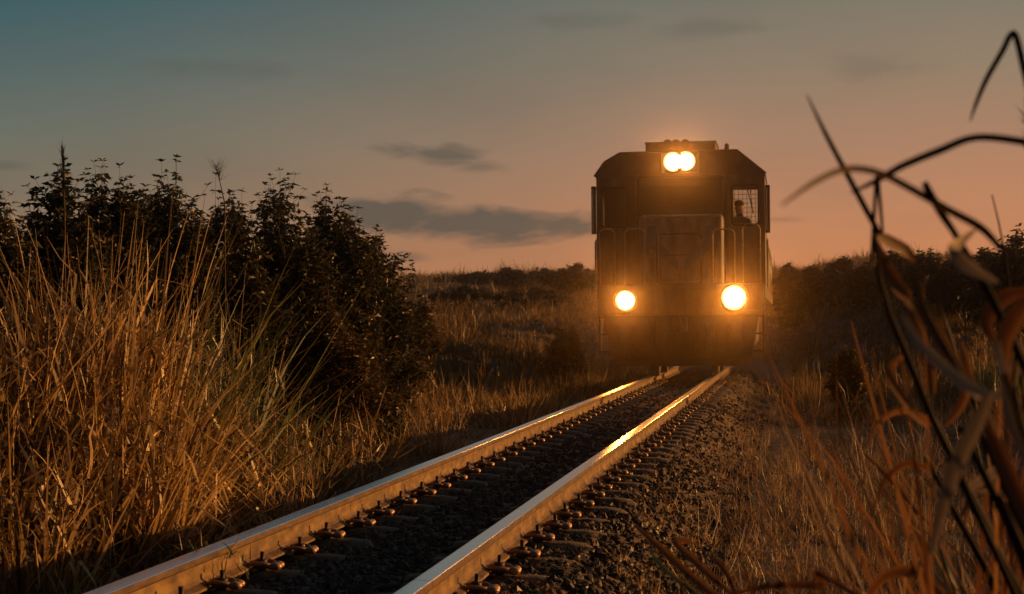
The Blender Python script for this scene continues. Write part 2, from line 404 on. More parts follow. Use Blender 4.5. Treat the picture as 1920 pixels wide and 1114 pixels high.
while y < 35:
    yy = y + random.uniform(-.02, .02)
    root = empty('sleeper', (random.uniform(-.015, .015), yy, random.uniform(-.006, .004)), 'rounded dusty concrete sleeper bolted under both rails in the dark ballast', 'sleeper', 'sleepers under the track')
    root.rotation_euler = (0, 0, random.uniform(-.03, .03))
    link('beam', ms, root)
    for sx in (-1, 1):
        o = link('base_plate', mp_, root); o.location = (sx * G2, 0, 0)
        for side in (-1, 1):
            o = link('bolt', mb, root); o.location = (sx * G2 + side * .098, 0, random.uniform(-.004, .004)); o.rotation_euler = (random.uniform(-.06, .06), random.uniform(-.06, .06), random.random())
            o = link('rail_clip', mc, root); o.location = (sx * G2 + side * .098, 0, 0); o.rotation_euler = (0, 0, 0 if side > 0 else math.pi)
    y += SLP; k += 1

# ------------------------------------------------------------------ rails
def rail(x, y0, y1, label):
    # profile (x,z) of a flat-bottomed rail, right half mirrored
    h = [(0, 0), (.016, 0), (.033, -.0004), (.0355, -.0018), (.0378, -.0065), (.0385, -.026), (.032, -.034), (.0095, -.045), (.0078, -.075), (.0085, -.105), (.02, -.118), (.052, -.129), (.054, -.1385), (0, -.1385)]
    pts = [(-a, b) for a, b in h[1:-1]][::-1] + h[:-1]
    cant = -.085 if x < 0 else -.03
    n = len(pts); ys = np.linspace(y0, y1, max(2, int((y1 - y0) / .5)))
    V = []; 
    for yv in ys:
        wob = .002 * math.sin(yv * .7 + x * 5)
        for a, b in pts: V.append((x + a + wob, yv, b + a * cant))
    F = []; mi = []
    for j in range(len(ys) - 1):
        for i in range(n):
            i2 = (i + 1) % n
            F.append((j * n + i, j * n + i2, (j + 1) * n + i2, (j + 1) * n + i))
            xa, xb = pts[i][0], pts[i2][0]
            mi.append(1 if (pts[i][1] > -.0025 and pts[i2][1] > -.0025) else (2 if min(pts[i][1], pts[i2][1]) > -.06 else 0))
    me = npmesh('rail', V, F, [M['rust'], M['railtop'], M['rust_dark']], midx=mi, smooth=False)
    bm = bmesh.new(); bm.from_mesh(me)
    bm.verts.ensure_lookup_table()
    bm.faces.new([bm.verts[i] for i in range(n)][::-1]); bm.faces.new([bm.verts[(len(ys) - 1) * n + i] for i in range(n)])
    bmesh.ops.recalc_face_normals(bm, faces=bm.faces)
    bm.to_mesh(me); bm.free()
    o = link('rail', me); prop(o, label, 'rail', 'rail lengths of the track'); return o
GAP = .006
for x, cuts, lab in ((-G2, (-4, 10.3, 20.6, 31, 50), ('nearest rail length on the grass bank side, its polished top reflecting blue sky', 'second rail length on the grass bank side, starting at the nearest dark joint',
                                                   'rail length on the grass bank side catching a small lamp glint near the train', 'length of the rail beside the grass bank running under the locomotive')),
                     (G2, (-4, 6.9, 17.1, 27.3, 50), ('nearest rail length on the gravel shoulder side, ending at the bottom edge', 'long grey topped rail length on the gravel shoulder side with a bright white glint',
                                                  'rail length on the gravel shoulder side with an orange streaked top beyond the glint', 'length of the rail beside the gravel shoulder vanishing under the locomotive lamp'))):
    for a, b, l in zip(cuts, cuts[1:], lab): rail(x, a + GAP / 2, b - GAP / 2, l)

# ------------------------------------------------------------------ blades and leaves
def blades(base, h, wd, lean, bend, nseg=3, az=None, fold=None):
    """curved tapering strips. base (n,3); h,wd,lean,bend (n,). returns V, F, n verts per blade"""
    n = len(base); az = rng.random(n) * 6.283 if az is None else az
    dirx, diry = np.cos(az), np.sin(az)
    face = rng.random(n) * 6.283; wx, wy = np.cos(face), np.sin(face)
    t = np.linspace(0, 1, nseg + 1)
    ang = lean[:, None] + bend[:, None] * t[None, :] ** 1.5       # angle from vertical
    if fold is not None:                                          # a kink: the tip hangs over
        ang = ang + fold[:, None] * (t[None, :] > .62)
    seg = h[:, None] / nseg
    dx = np.sin(ang) * seg; dz = np.cos(ang) * seg
    px = np.concatenate([np.zeros((n, 1)), np.cumsum(dx[:, 1:], 1)], 1); pz = np.concatenate([np.zeros((n, 1)), np.cumsum(dz[:, 1:], 1)], 1)
    cx = base[:, 0, None] + px * dirx[:, None]; cy = base[:, 1, None] + px * diry[:, None]; cz = base[:, 2, None] + pz
    wv = wd[:, None] * (1 - t[None, :] ** 2 * .92) * .5
    L = np.stack([cx - wv * wx[:, None], cy - wv * wy[:, None], cz], -1); Rr = np.stack([cx + wv * wx[:, None], cy + wv * wy[:, None], cz], -1)
    V = np.stack([L, Rr], 2).reshape(n, -1, 3); m = V.shape[1]
    f = np.array([(2 * i, 2 * i + 1, 2 * i + 3, 2 * i + 2) for i in range(nseg)])
    F = (f[None] + (np.arange(n) * m)[:, None, None]).reshape(-1, 4)
    return V.reshape(-1, 3), F, m
def blade_obj(name, parts, mat, tones, parent=None):
    Vs, Fs, T = [], [], []; off = 0
    for (V, F, m), tn in zip(parts, tones):
        Vs.append(V); Fs.append(F + off); off += len(V); T.append(np.repeat(tn, m))
    return link(name, npmesh(name, np.concatenate(Vs), np.concatenate(Fs), mat, tone=np.concatenate(T)), parent)
def ground_pts(n, u0, u1, y0, y1, keep=None, power=1.0):
    """random ground points in the camera's wedge between bearings (photo columns) u0..u1 and distances y0..y1, denser near"""
    u = rng.uniform(u0, u1, n); q = rng.random(n) ** power
    yv = 1 / (1 / y0 + q * (1 / y1 - 1 / y0))
    d = (u - 960) / FPX
    c, s = math.cos(YAW), math.sin(YAW)
    x = CAM.x + yv * (d * c - s) / (d * s + c)
    P = np.stack([x, yv, terr(x, yv) - .02], 1)
    return P[keep(P)] if keep is not None else P

nz = lambda P, s: .5 + .5 * np.sin(P[:, 0] * s + 1.7 * np.sin(P[:, 1] * s * .7)) * np.cos(P[:, 1] * s * 1.1 + np.sin(P[:, 0] * s * 1.3))

def tufts(n, u0, u1, y0, y1, keep, per, rad, h, wd, spread, pw=.8, hfun=None):
    C0 = ground_pts(n, u0, u1, y0, y1, keep, pw); n = len(C0)
    sc_ = (.45 + .9 * rng.random(n) ** 1.5) * (hfun(C0) if hfun else 1)
    k = per; q = np.repeat(np.arange(n), k); m = n * k
    a = rng.random(m) * 6.283; r = np.abs(rng.normal(0, 1, m)) * rad * sc_[q]
    Pb = np.stack([C0[q, 0] + r * np.cos(a), C0[q, 1] + r * np.sin(a), np.zeros(m)], 1); Pb[:, 2] = terr(Pb[:, 0], Pb[:, 1]) - .015
    hh = h * sc_[q] * (.35 + .9 * rng.random(m)); ln = np.abs(rng.normal(0, spread, m)) + r / (rad + 1e-6) * .25
    tn = np.clip(np.repeat(rng.random(n), k) * .55 + rng.random(m) ** 1.6 * .6, 0, 1)
    bl = blades(Pb, hh, wd * (.4 + 1.2 * rng.random(m) ** 2) + Pb[:, 1] * .00022, ln, rng.normal(.5, .8, m), 3, a + rng.normal(0, .6, m), np.where(rng.random(m) < .2, rng.uniform(.8, 2.2, m), 0))
    return bl, tn
# low dry grass on the bank left of the track
edgeL = lambda P: P[:, 0] < -1.13 - .14 * np.sin(P[:, 1] * 1.3) - .1 * np.sin(P[:, 1] * 3.1)
d_ = lambda P: -1.05 - P[:, 0]
b1 = tufts(2600, -500, 1230, 5.5, 40, edgeL, 26, .05, .30, .004, .5, .8, lambda P: .35 + .9 * ss(.0, 1.0, d_(P)) * (.5 + .7 * nz(P, 1.7)))
b2 = tufts(9000, -500, 1230, 5.5, 40, edgeL, 4, .04, .13, .0035, 1.0)
o = blade_obj('dry_grass', [b1[0], b2[0]], M['straw'], [b1[1], b2[1]])
prop(o, 'low tangled dry orange grass covering the bank beside the rail', 'grass', kind='stuff')
# dry grass and dead weeds on the right shoulder
edgeR = lambda P: (P[:, 0] > .92 + .25 * np.sin(P[:, 1] * .9 + 1) + .15 * np.sin(P[:, 1] * 2.7)) & (rng.random(len(P)) < .16 + .84 * ss(.95, 1.6, P[:, 0]))
b1 = tufts(7000, 1150, 3000, 4.5, 42, edgeR, 26, .05, .26, .0035, .6, .75, lambda P: (.35 + .75 * ss(1.1, 2.4, P[:, 0]) + .5 * ss(12, 24, P[:, 1])) * (.35 + .9 * nz(P, 1.3)))
b2 = tufts(9000, 1150, 2200, 3.5, 42, edgeR, 4, .05, .12, .0032, 1.1)
b3 = tufts(2600, 1150, 2400, 4.5, 42, edgeR, 5, .05, .42, .002, .8, .75, lambda P: .4 + .8 * nz(P, 1.9))
o = blade_obj('dry_weeds', [b1[0], b2[0], b3[0]], M['straw_pale'], [b1[1], b2[1], b3[1]])
prop(o, 'brown wiry dead grass and weeds over the gravel shoulder', 'grass', kind='stuff')
# tiny pale seed heads dotted through the shoulder weeds
P = ground_pts(900, 1430, 1800, 14, 30, lambda P: (nz(P, 1.1) > .45), .6); P[:, 2] += .12 + .16 * rng.random(len(P))
def seeds(P):
    n = len(P); d = rng.normal(0, 1, (n, 3)); d /= np.linalg.norm(d, axis=1)[:, None]
    tip = P + d * .016; s_ = np.cross(d, [0, 0, 1.0]) * .007
    V = np.stack([P, P + d * .008 + s_, tip, P + d * .008 - s_], 1).reshape(-1, 3); F = (np.array([[0, 1, 2, 3]]) + (np.arange(n) * 4)[:, None])
    return V, F
sv, sf = seeds(P)
o = link('seed_heads', npmesh('seed_heads', sv, sf, M['straw_pale'], tone=np.ones(len(sv)))); prop(o, 'tiny pale seed heads dotted through the weeds on the shoulder', 'seed heads', kind='stuff')
# weed strip added mostly out of view to shade the shoulder from the low sun
P = np.stack([rng.uniform(4.4, 6.2, 9000), rng.uniform(3, 30, 9000), np.zeros(9000)], 1); P[:, 2] = terr(P[:, 0], P[:, 1])
o = blade_obj('tall_weeds', [blades(P, (.25 + .45 * rng.random(len(P))) * (.5 + .7 * nz(P, .9)), .012 + .012 * rng.random(len(P)), rng.normal(.1, .3, len(P)), rng.normal(.3, .6, len(P)), 3)], M['grass_green'], [rng.random(len(P))])
prop(o, 'tall weeds along the field edge past the right shoulder', 'weeds', kind='stuff')
# far fields on both sides
fh = lambda P: (.35 + 1.0 * ss(.3, .8, nz(P, .33) * .6 + nz(P, .9) * .4)) * (.8 + P[:, 1] * .005)
f1 = tufts(9500, -100, 1240, 24, 148, lambda P: P[:, 0] < -1.6, 18, .22, .50, .012, .35, .55, fh)
f2 = tufts(8000, 1400, 2500, 24, 148, lambda P: (P[:, 0] > 1.9) | (P[:, 1] > 52), 18, .22, .50, .012, .35, .55, fh)
f3 = tufts(1300, -300, 2500, 110, 150, None, 14, .5, .55, .02, .35, .5)
o = blade_obj('field_grass', [f1[0], f2[0], f3[0]], M['far_grass'], [f1[1], f2[1], f3[1]])
prop(o, 'rough brown tussocky grass over the fields behind the track', 'grass', kind='stuff')
# loose straws lying on the ballast
P = ground_pts(6000, 500, 1900, 6, 30, lambda P: (np.abs(P[:, 0]) < 1.6), .8); P[:, 2] += .035
o = blade_obj('loose_straw', [blades(P, .05 + .14 * rng.random(len(P)), .003 + .002 * rng.random(len(P)), rng.normal(1.45, .12, len(P)), rng.normal(.1, .1, len(P)), 2)], M['straw_pale'], [rng.random(len(P)) * .8])
prop(o, 'loose straws and stalks scattered over the ballast', 'straw', kind='stuff')

# tall grass clumps: each a thing of its own
def clump(px, Yd, top_py, rad, n, label, mats=('straw',), spread=.28, wd=.012, group='tall grass clumps on the bank', dead=.5, name='grass_clump', category='grass clump', lean=0.0, lean_az=0.0):
    p = at(px, 700, Yd); zg = float(terr(p.x, p.y)); top = at(px, top_py, Yd).z
    H = top - zg
    root = empty(name, (p.x, p.y, zg), label, category, group)
    r = rad * np.sqrt(rng.random(n)); a = rng.random(n) * 6.283
    base = np.stack([r * np.cos(a), r * np.sin(a), np.zeros(n) - .03], 1)
    base[:, 2] += terr(base[:, 0] + p.x, base[:, 1] + p.y) - zg
    h = H * (.28 + .80 * rng.random(n) ** 1.9)
    ln = np.abs(rng.normal(0, spread * 1.25, n)) * (.4 + r / rad); az_ = a + rng.normal(0, .6, n)
    if lean: 
        ln = ln + lean * rng.random(n); az_ = np.where(rng.random(n) < .6, lean_az + rng.normal(0, .5, n), az_)
    fold = np.where(rng.random(n) < dead * .6, rng.uniform(1.0, 2.2, n), 0)
    bend = np.abs(rng.normal(.15, .55, n))
    bl = blades(base, h, wd * (.35 + 1.1 * rng.random(n) ** 1.5), ln, bend, 6, az_, fold)
    tone = np.clip(rng.random(n) ** 1.15, 0, 1)
    m2 = int(n * .9); bi = rng.integers(0, n, m2)
    b3 = base[bi].copy(); b3[:, 0] += rng.normal(0, .06, m2); b3[:, 1] += rng.normal(0, .06, m2); b3[:, 2] += H * .62 * rng.random(m2) ** .8
    bl3 = blades(b3, H * (.14 + .22 * rng.random(m2)), wd * (.5 + .9 * rng.random(m2)), rng.uniform(.15, 1.3, m2), rng.normal(.5, .9, m2), 5, None, np.where(rng.random(m2) < .3, rng.uniform(.8, 2, m2), 0))
    blade_obj('blades', [bl, bl3], M[mats[0]], [tone, rng.random(m2)], root)
    if len(mats) > 1:
        k = n // 3
        b2 = blades(base[:k] * 1.2, h[:k] * .75, wd * (.5 + rng.random(k)), ln[:k] * 1.4, bend[:k] * 1.5, 6, az_[:k] + 1.0, fold[:k])
        o = blade_obj('dead_leaves', [b2], M[mats[1]], [rng.random(k)], root)
    # cane-like stalks
    b = B()
    for i in range(max(4, n // 30)):
        q = base[rng.integers(n)]; hh_ = H * random.uniform(.5, 1.0); aa = random.random() * 6.28; l = random.uniform(0, .35)
        pts = [Vector((q[0] + math.cos(aa) * l * t * t * hh_, q[1] + math.sin(aa) * l * t * t * hh_, q[2] + hh_ * t)) for t in (0, .35, .7, 1)]
        b.tube(pts, .004, 5, [.005, .0045, .0035, .0015])
    b.done('stalks', M['straw_solid'], root)
    return root
M['straw_solid'] = surf('straw_solid', [(0.3, col(.16, .085, .035)), (.7, col(.42, .26, .11))], 30, .6)
cl_specs = [
    (-60, 9.6, 440, .45, 300, 'orange dry reed clump cut by the picture edge', ('straw', 'straw_pale'), .24),
    (95, 10.2, 400, .42, 340, 'tall orange reed clump with a broken horizontal stalk, first from the edge', ('straw', 'straw_pale'), .24),
    (210, 10.6, 370, .40, 360, 'tallest dry orange reed clump before the dark bushes', ('straw', 'straw_pale'), .26),
    (325, 11.8, 450, .40, 230, 'green reed clump in front of the third bush peak', ('grass_green', 'grass_green'), .2),
    (430, 13.0, 520, .36, 190, 'green grass clump with thin upright leaves under the plume bush', ('grass_green', 'grass_green'), .22),
    (235, 9.7, 630, .38, 280, 'brightly lit short orange reed clump below the tallest one', ('straw', 'straw'), .36),
    (30, 8.8, 740, .45, 200, 'dim brown reed clump low at the picture edge', ('straw', 'grass_green'), .36),
    (390, 11.6, 690, .30, 170, 'lit orange clump with hooked leaves between the reeds and the spiky tuft', ('straw', 'straw_pale'), .4),
    (545, 13.8, 745, .3, 90, 'dark leaning grass clump at the foot of the dark bushes', ('grass_green', 'straw'), .4),
]
for i, (px, Yd, tp, rad, n, lab, mm, sp) in enumerate(cl_specs):
    clump(px, Yd, tp, rad, int(n * 1.7), lab, mm, sp, wd=.021)
clump(640, 14.2, 715, .30, 200, 'pale spiky tuft fanning over the grass before the rail bend', ('straw_pale', 'grass_green'), .55, wd=.013, dead=.1, lean=.5, lean_az=0.2)
clump(520, 12.6, 700, .28, 160, 'pale spiky tuft beside the fan shaped one, nearer the reeds', ('straw_pale', 'straw'), .45, wd=.011, dead=.2)
clump(395, 7.8, 960, .12, 60, 'small green tuft on the gravel edge right beside the near rail', ('grass_green', 'straw'), .45, wd=.008, dead=.2)
clump(550, 10.3, 830, .2, 120, 'small orange tussock leaning over the gravel near the rail joint', ('straw', 'straw'), .5, wd=.006, dead=.3)
clump(820, 19.5, 715, .3, 120, 'ragged orange tussock on the bank before the dark hollow', ('straw', 'straw_pale'), .4, wd=.010, dead=.4)
clump(960, 24.5, 705, .3, 120, 'ragged brown tussock beside the rail where the bank darkens', ('straw', 'grass_green'), .4, wd=.012, dead=.4)

# ------------------------------------------------------------------ leafy shrubs
def leaves(base, d, L, wd, nrm):
    """diamond leaves with a folded spine"""
    n = len(base); tip = base + d * L[:, None]
    s = np.cross(d, nrm); s /= np.linalg.norm(s, axis=1)[:, None] + 1e-9
    up = np.cross(s, d)
    mid = base + d * (L * .42)[:, None] - up * (L * .02)[:, None]
    a = mid + s * (wd * .5)[:, None] + up * (wd * .18)[:, None]; b = mid - s * (wd * .5)[:, None] + up * (wd * .18)[:, None]
    tip = tip - np.array([0, 0, 1.0]) * (L * .12)[:, None]
    V = np.stack([base, a, tip, b, mid], 1).reshape(-1, 3)
    f = np.array([(0, 4, 1), (4, 2, 1), (0, 3, 4), (3, 2, 4)])
    F = (f[None] + (np.arange(n) * 5)[:, None, None]).reshape(-1, 3)
    return V, F
def shrub(name, cat, label, px, Yd, top_py, width_px, ex=2, leaf=.09, twigs=80, whorls=9, fill=1400, group='dark leafy bushes on the bank', mat='leaf', low=0.0, base_z=None, flat=.5, aspect=.8):
    p = at(px, 600, Yd); zg = float(terr(p.x, p.y)) if base_z is None else base_z
    H = at(px, top_py, Yd).z - zg
    Rr = width_px / FPX * Yd / 2
    root = empty(name, (p.x, p.y, zg), label, cat, group)
    B_, D_, L_, W_ = [], [], [], []
    b = B()
    ncl = max(3, int(twigs / 1.25))
    for i in range(ncl):
        a = random.random() * 6.283; u = math.sqrt(random.random())
        top = Vector((math.cos(a) * u * Rr, math.sin(a) * u * Rr * aspect, H * (1 - flat * u ** ex) * (random.uniform(.5, 1.0) if i % 3 == 0 else random.uniform(.84, 1.0))))
        if i == 0: top = Vector((random.uniform(-.3, .3) * Rr, 0, H))
        cr = H * random.uniform(.12, .19)
        c0 = top - Vector((0, 0, cr * 1.1))
        start = Vector((top.x * .3, top.y * .3, H * random.uniform(.05, .3)))
        b.tube([start, start.lerp(c0, .5) + Vector((random.uniform(-.04, .04) * H, random.uniform(-.04, .04) * H, 0)), c0], .01, 4, [.010 * H / 2, .007 * H / 2, .004 * H / 2])
        for j in range(max(4, int(whorls * 1.4))):
            aa = random.random() * 6.283; ph = random.random() ** .8 * 1.25 if j else 0
            dv = Vector((math.cos(aa) * math.sin(ph), math.sin(aa) * math.sin(ph), math.cos(ph) * 1.15)); ln_ = cr * random.uniform(.75, 1.15) if j else cr * 1.15
            e = c0 + dv * ln_
            b.tube([c0, e], .003, 3, [.003 * H / 2, .001 * H / 2])
            for wv in range(4):
                c = c0.lerp(e, 1 - wv * .24); k = random.choice((4, 5, 6)); a0 = random.random() * 6.28
                for q in range(k):
                    az_ = a0 + q * 6.283 / k + random.uniform(-.4, .4); el_ = random.uniform(-.6, .35) if wv else random.uniform(-.1, .8)
                    B_.append(c); D_.append((math.cos(az_) * math.cos(el_), math.sin(az_) * math.cos(el_), math.sin(el_)))
                    L_.append(leaf * random.uniform(.55, 1.1) * (.7 if wv == 0 else 1))
    nf = fill
    a = rng.random(nf) * 6.283; u = np.sqrt(rng.random(nf)) * .95; zt = rng.random(nf) ** (1 + low)
    fb = np.stack([np.cos(a) * u * Rr, np.sin(a) * u * Rr * aspect, H * (1 - flat * u ** ex) * .93 * zt + .05], 1)
    fd = rng.normal(0, 1, (nf, 3)); fd /= np.linalg.norm(fd, axis=1)[:, None]
    base = np.concatenate([np.array([tuple(v) for v in B_]), fb]); dd = np.concatenate([np.array(D_), fd])
    LL = np.concatenate([np.array(L_), leaf * (.5 + .6 * rng.random(nf))])
    nr = np.tile(np.array([0, 0, 1.0]), (len(base), 1)) + rng.normal(0, .5, (len(base), 3))
    V, F = leaves(base, dd, LL, LL * (.38 + .18 * rng.random(len(LL))), nr)
    tone = np.repeat(np.clip(rng.normal(.4, .25, len(base)), 0, 1), 5)
    link('foliage', npmesh('foliage', V, F, M[mat], tone=tone), root)
    # main stems
    for i in range(4):
        a = random.random() * 6.28; q = Vector((math.cos(a), math.sin(a), 0)) * Rr * .3
        b.tube([(q.x * .15, q.y * .15, -.05), (q.x * .5, q.y * .5, H * .3), (q.x, q.y, H * .6)], .02, 6, [.022 * H / 2, .016 * H / 2, .009 * H / 2])
    b.done('stem', M['bark'], root)
    return root
shr = [
    (-25, 14.0, 350, 150, 'dark leafy bush cut by the picture edge'),
    (105, 14.8, 318, 210, 'dark leafy bush with the brush-like seed plume in front'),
    (205, 15.6, 318, 170, 'dark leafy bush with a rounded double peak, second full one along the bank'),
    (312, 16.2, 318, 180, 'tall dark leafy bush with a square top between the two seed plumes'),
    (425, 17.0, 348, 170, 'dark leafy bush under the feathery seed plume'),
    (528, 17.8, 334, 180, 'dark leafy bush with a tall narrow peak beside the plume bush'),
    (626, 19.0, 362, 165, 'dark leafy bush with a slim tiered peak and sky glinting through it'),
    (688, 20.2, 428, 150, 'lowest dark leafy bush at the end of the row, sloping to the field'),
]
for i, (px, Yd, tp, wpx, lab) in enumerate(shr):
    shrub('leafy_shrub', 'bush', lab, px, Yd, tp, wpx * 1.18, ex=2.6, leaf=.092, twigs=62, whorls=8, fill=5200, low=.1, flat=.55)
shrub('leafy_shrub', 'bush', 'low brown leafed bush spilling over at the foot of the last dark bush', 610, 16.5, 570, 240, leaf=.07, twigs=70, whorls=8, fill=2600, mat='leaf_brown', flat=.45)
shrub('leafy_shrub', 'bush', 'small reddish brown bush where the bush row meets the open field', 722, 21.5, 535, 120, leaf=.085, twigs=50, whorls=8, fill=1500, mat='leaf_brown', flat=.5)
shrub('sapling', 'sapling', 'tiny sapling with a sprig of leaves against the pale horizon', 768, 26, 500, 46, leaf=.08, twigs=7, whorls=4, fill=50, flat=.3, group='small saplings past the bush row')

# seed plumes standing over the bushes
def plume(px, py_top, py_bot, Yd, dense, label):
    top, bot = at(px, py_top, Yd), at(px + (4 if dense else 16), py_bot, Yd)
    zg = float(terr(bot.x, bot.y)); root = empty('seed_plume', (bot.x, bot.y, zg), label, 'seed head', 'seed plumes above the bushes')
    t = top - Vector((bot.x, bot.y, zg)); bo = Vector((0, 0, bot.z - zg))
    b = B(); b.tube([(0.02, 0, 0), tuple(bo), tuple(t * .0 + bo.lerp(t, .5)), tuple(t)], .004, 5, [.006, .005, .003, .0015]); b.done('stalk', M['bark'], root)
    n = 220 if dense else 60
    s = rng.random(n); base = np.array([tuple(bo.lerp(t, .35 + .65 * q if dense else .55 + .4 * q)) for q in s])
    L = ((.06 if dense else .10) * (.5 + rng.random(n)))
    bl = blades(base, L, np.full(n, .004 if dense else .0028), np.abs(rng.normal(.25 if dense else .75, .12 if dense else .35, n)), rng.normal(.1, .2, n), 2)
    blade_obj('head', [bl], M['reed_dark'], [rng.random(n)], root)
plume(117, 285, 400, 11.0, True, 'thin upright seed plume like a bottle brush against the sky')
plume(405, 308, 380, 12.5, False, 'feathery open seed plume with spread hairs against the sky')

# horizon bushes and small trees
hz = [
    (905, 105, 512, 90, 'low dark bush on the crest, first past the long flat field edge', 'bush'),
    (958, 95, 503, 70, 'tufted dark bush on the crest midway to the train', 'bush'),
    (1020, 100, 506, 90, 'broad low bush on the crest nearer the train', 'bush'),
    (1075, 88, 496, 80, 'round dark bush on the crest, highest before the cab', 'bush'),
    (1105, 92, 508, 50, 'small bush on the crest touching the side of the locomotive', 'bush'),
    (860, 110, 518, 80, 'very low scrub at the start of the crest bushes', 'bush'),
]
for px, Yd, tp, wpx, lab, kd in hz:
    shrub('horizon_bush', 'bush', lab, px, Yd, tp, wpx * 1.1, leaf=.34, twigs=34, whorls=5, fill=500, group='bushes along the crest', flat=.45)
hz2 = [
    (1480, 60, 500, 44, 'small tree with a ragged top close beside the locomotive', .26),
    (1523, 64, 503, 60, 'flat topped small tree, second from the locomotive', .26),
    (1577, 62, 489, 64, 'umbrella shaped small tree with a spiky flat crown', .26),
    (1625, 58, 497, 60, 'rounded small tree between the umbrella tree and the reeds', .24),
    (1675, 56, 476, 70, 'dark tree with a pointed sprig behind the hooked reed', .24),
    (1735, 52, 474, 90, 'broad domed dark tree behind the leaning reed stalks', .22),
    (1800, 50, 482, 90, 'dark bushy tree half hidden by the rusty reed leaves', .22),
    (1860, 48, 470, 80, 'dark bushy tree before the tall one at the edge', .22),
    (1903, 40, 430, 56, 'tallest leafy tree at the picture edge behind the reeds', .16),
]
def tree(px, Yd, tp, wpx, label, leaf):
    r = shrub('small_tree', 'tree', label, px, Yd, tp, wpx * 1.15, leaf=leaf, twigs=34, whorls=5, fill=520, group='small trees on the right bank', flat=.35)
    return r
for px, Yd, tp, wpx, lab, lf in hz2:
    tree(px, Yd, tp, wpx, lab, lf)
# scrub filling below the crest line
for px, Yd, tp, wpx, lab, g_ in [
    
(1770, 50, 520, 150, 'wide dark scrub under the domed tree', 'low scrub on the right bank'),
    (1870, 46, 520, 130, 'dark scrub at the foot of the tallest edge tree', 'low scrub on the right bank'),
    (865, 74, 536, 130, 'dark thicket patch high on the field slope past the bushes', 'dark thickets on the field slope'), (1000, 70, 540, 170, 'wide dark thicket on the field slope midway to the train', 'dark thickets on the field slope'),
    (790, 30, 560, 60, 'dark leafy thicket right behind the last bank bush', 'dark thickets on the field slope'), (1060, 36, 610, 70, 'dark weedy thicket low beside the locomotive lamp', 'dark thickets on the field slope'),
    (1590, 26, 650, 60, 'dark weedy hummock on the slope past the right lamp', 'low scrub on the right bank')]:
    shrub('scrub', 'scrub', lab, px, Yd, tp, wpx, leaf=.16 if Yd > 40 else .09, twigs=40, whorls=6, fill=900, group=g_, flat=.4, mat='leaf_brown' if Yd < 40 else 'leaf')

# ------------------------------------------------------------------ foreground reeds (close to the lens, right side)
def ribbon(pts, widths, parent, mat, name='leaf', roll=0.35, tones=None, zbase=None):
    """smooth ribbon leaf with a shallow V section through world points"""
    P = [Vector(p) for p in pts]
    # catmull-rom resample
    Q, W = [], []
    for i in range(len(P) - 1):
        p0, p1, p2, p3 = P[max(i - 1, 0)], P[i], P[i + 1], P[min(i + 2, len(P) - 1)]
        for s in np.linspace(0, 1, 6, endpoint=False):
            Q.append(.5 * ((2 * p1) + (p2 - p0) * s + (2 * p0 - 5 * p1 + 4 * p2 - p3) * s * s + (3 * p1 - p0 - 3 * p2 + p3) * s ** 3))
            W.append(widths[i] * (1 - s) + widths[i + 1] * s)
    Q.append(P[-1]); W.append(widths[-1])
    o = parent.location; V, F, T = [], [], []
    tn = random.uniform(.3, .7) if tones is None else tones
    for i, q in enumerate(Q):
        d = (Q[min(i + 1, len(Q) - 1)] - Q[max(i - 1, 0)]).normalized()
        view = (q - CAM).normalized(); s = d.cross(view); s = s.normalized() if s.length > .01 else Vector((1, 0, 0))
        nn = s.cross(d); s = (s * math.cos(roll) + nn * math.sin(roll)); nn = s.cross(d)
        h = W[i] / 2
        V += [tuple(q - s * h - o), tuple(q + nn * h * .35 - o), tuple(q + s * h - o)]
        T += [min(1, tn + .15), tn - .2, min(1, tn + .25)]
        if i: 
            b = 3 * (i - 1); F += [(b, b + 1, b + 4, b + 3), (b + 1, b + 2, b + 5, b + 4)]
    me = npmesh(name, V, F, M[mat], tone=np.clip(np.array(T), 0, 1), smooth=True)
    return link(name, me, parent)
def px_pts(lst, Yd, dY=0.0):
    n = len(lst)
    return [at(a, b, Yd + dY * i / max(1, n - 1)) for i, (a, b) in enumerate(lst)]
def reed(label, stalk, Yd, leaves_, smat='reed_dark', sw=10, dY=0.0):
    """stalk: photo bearings from top to the last seen point; it goes on to the ground below the frame"""
    pts = px_pts(stalk, Yd, dY)
    last, prev = pts[-1], pts[-2]
    dr = (last - prev).normalized(); 
    zg = float(terr(last.x, last.y))
    if last.z > zg + .02:
        k = (last.z - zg) / max(.35, -dr.z) if dr.z < 0 else (last.z - zg)
        foot = Vector((last.x + dr.x * k * .45, last.y + dr.y * k * .3, zg - .02))
        foot.z = float(terr(foot.x, foot.y)) - .02
        pts += [last.lerp(foot, .5) + Vector((0, 0, .0)), foot]
    foot = pts[-1]
    root = empty('reed', foot, label, 'reed', 'reeds close to the camera')
    w_ = .82 * sw / FPX * Yd
    b = B(); b.tube([p - foot for p in pts], w_ / 2, 8, [w_ / 2 * (.45 + .55 * min(1, i / 3)) for i in range(len(pts))])
    o = b.done('stalk', M[smat], root)
    for (lst, ws, mt, yo) in leaves_:
        lp = px_pts(lst, Yd + yo[0], yo[1] - yo[0]); ribbon(lp, [x / FPX * (Yd + yo[0]) for x in ws], root, mt)
    return root
